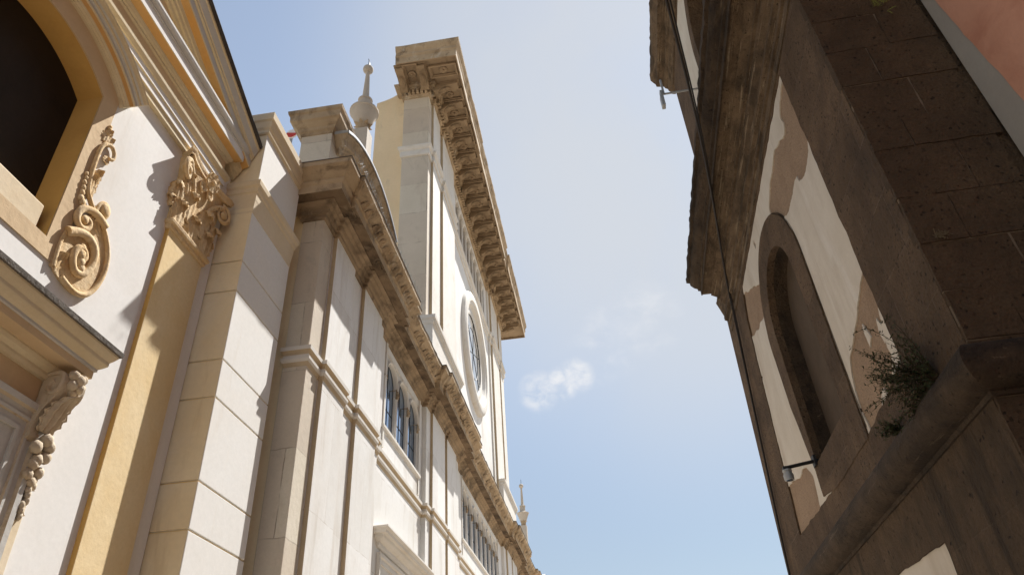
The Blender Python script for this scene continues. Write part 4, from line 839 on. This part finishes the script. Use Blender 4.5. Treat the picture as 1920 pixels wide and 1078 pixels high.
def bush(name, label, cat, root, n, spread, m_leaf, m_twig, seed, leafs, droop=.35, ln=(.3, .75), outw=.22):
    rs = random.Random(seed); t = rthing(name, label, cat, root); bb = MB(); lf = MB()
    for i in range(n):
        a = rs.uniform(-1, 1); p = Vector(root)+Vector((rs.uniform(-.03, .02), rs.uniform(-.12, .12)*spread, rs.uniform(-.06, .06)*spread))
        d = Vector((-rs.uniform(.05, outw*2.2), spread*rs.uniform(-.4, 1.1), rs.uniform(-.22, .62))).normalized(); L_ = rs.uniform(*ln); pts = [p.copy()]
        k = 9
        for j in range(k):
            d = (d+Vector((rs.uniform(-.12, .08), rs.uniform(-.2, .2), rs.uniform(-.2, .2)-droop*.10))).normalized(); p = p+d*L_/k; p.x = min(p.x, XR-.01); pts.append(p.copy())
            for q in range(leafs):
                w_ = Vector((rs.uniform(-1, .6), rs.uniform(-1, 1), rs.uniform(-1, 1))).normalized(); s_ = rs.uniform(.008, .017); e = w_.orthogonal().normalized(); c0 = p+w_*rs.uniform(.004, .03)
                lf.add([c0-w_*s_, c0+e*s_*.6, c0+w_*s_*1.3, c0-e*s_*.6], [(0, 1, 2, 3)])
            if j > 2 and rs.random() < .5:
                d2 = (d+Vector((rs.uniform(-.6, .2), rs.uniform(-.9, .9), rs.uniform(-.9, .9)))).normalized(); bb.tube([p, p+d2*.05, p+d2*.11], [.003, .002, .001], 4)
                for q in range(leafs+2):
                    w_ = Vector((rs.uniform(-1, 1), rs.uniform(-1, 1), rs.uniform(-1, 1))).normalized(); s_ = rs.uniform(.007, .015); e = w_.orthogonal().normalized(); c0 = p+d2*rs.uniform(.02, .12)+w_*.012
                    lf.add([c0-w_*s_, c0+e*s_*.6, c0+w_*s_*1.3, c0-e*s_*.6], [(0, 1, 2, 3)])
        bb.tube(pts, [.006*(1-.8*j/k) for j in range(k+1)], 4)
    bb.build('branches', m_twig, t); lf.build('foliage', m_leaf, t)
bush('wall_shrub', 'dark straggly shrub rooted above the half-round stone string', 'shrub', (2.49, 5.24, 3.96), 56, .75, leafm, twig, 4, 5, .15, ln=(.2, .62))
bush('wall_shrub', 'tiny dark weed on the string course left of the big shrub', 'weed', (2.48, 6.15, 3.88), 9, .5, leafm, twig, 8, 5, ln=(.06, .16))
def sprig(name, label, root, n, L0, m, seed):
    rs = random.Random(seed); t = rthing(name, label, 'plant', root); st = MB(); lf = MB()
    for i in range(n):
        d = Vector((rs.uniform(-.9, .9), -rs.uniform(.2, .6), rs.uniform(-1.0, .3))).normalized(); p = Vector(root); pts = [p.copy()]
        for j in range(6):
            d = (d+Vector((rs.uniform(-.2, .2), 0, -.14))).normalized(); p = p+d*L0/6; pts.append(p.copy())
            if j:
                for sd in (-1, 1):
                    w_ = (d.cross(Vector((0, 1, 0))).normalized()*sd+d*.5).normalized(); s_ = L0*.15; e = d*.35
                    lf.add([p, p+w_*s_*.5+e*s_*.5, p+w_*s_*1.2, p+w_*s_*.5-e*s_*.5], [(0, 1, 2, 3)])
        st.tube(pts, .0025, 4)
    st.build('stem', m, t); lf.build('foliage', m, t)
sprig('leafy_sprig', 'yellow green sprig growing from the top joint of the dark stone pier', (3.13, 4.60, 7.66), 6, .17, fern, 2)
sprig('leafy_sprig', 'smallest yellow green leaf tuft, just right of and below the larger sprig', (3.19, 4.60, 7.43), 2, .09, fern, 5)
t = rthing('dry_weed', 'pale dry tuft stuck in a mortar joint of the dark stone pier', 'weed', (2.67, 4.61, 4.79))
rs = random.Random(12); b = MB()
for i in range(60):
    p = Vector((2.645+rs.uniform(-.02, .06), 4.61, 4.80+rs.uniform(-.025, .025))); d = Vector((rs.uniform(-1, 1), -rs.uniform(.3, 1), rs.uniform(-.8, .8))).normalized(); b.tube([p, p+d*.02, p+d*rs.uniform(.03, .05)+Vector((0, 0, -.01))], .0022, 4)
b.build('stalks', dry, t)
t = thing('round_marker', 'small red and white disc peeking out behind the white attic block', 'sign', (-5.0, 9.0, 9.0))
b = MB(); b.tube([(-5.0, 9.05, 9.0), (-5.0, 9.05, 12.2)], .03, 8); b.build('post', greymet, t)
b = MB(); b.tube([(-4.98, 9.0, 12.26), (-4.98, 9.03, 12.26)], .11, 24); b.build('disc', white, t)
b = MB(); b.prism(arc(-4.98, 12.26, .104, pi-.3, 2*pi-.1, 14), lambda a, z, s: (a, 8.992 if s == 0 else 9.0, z)); b.build('red_segment', redp, t)
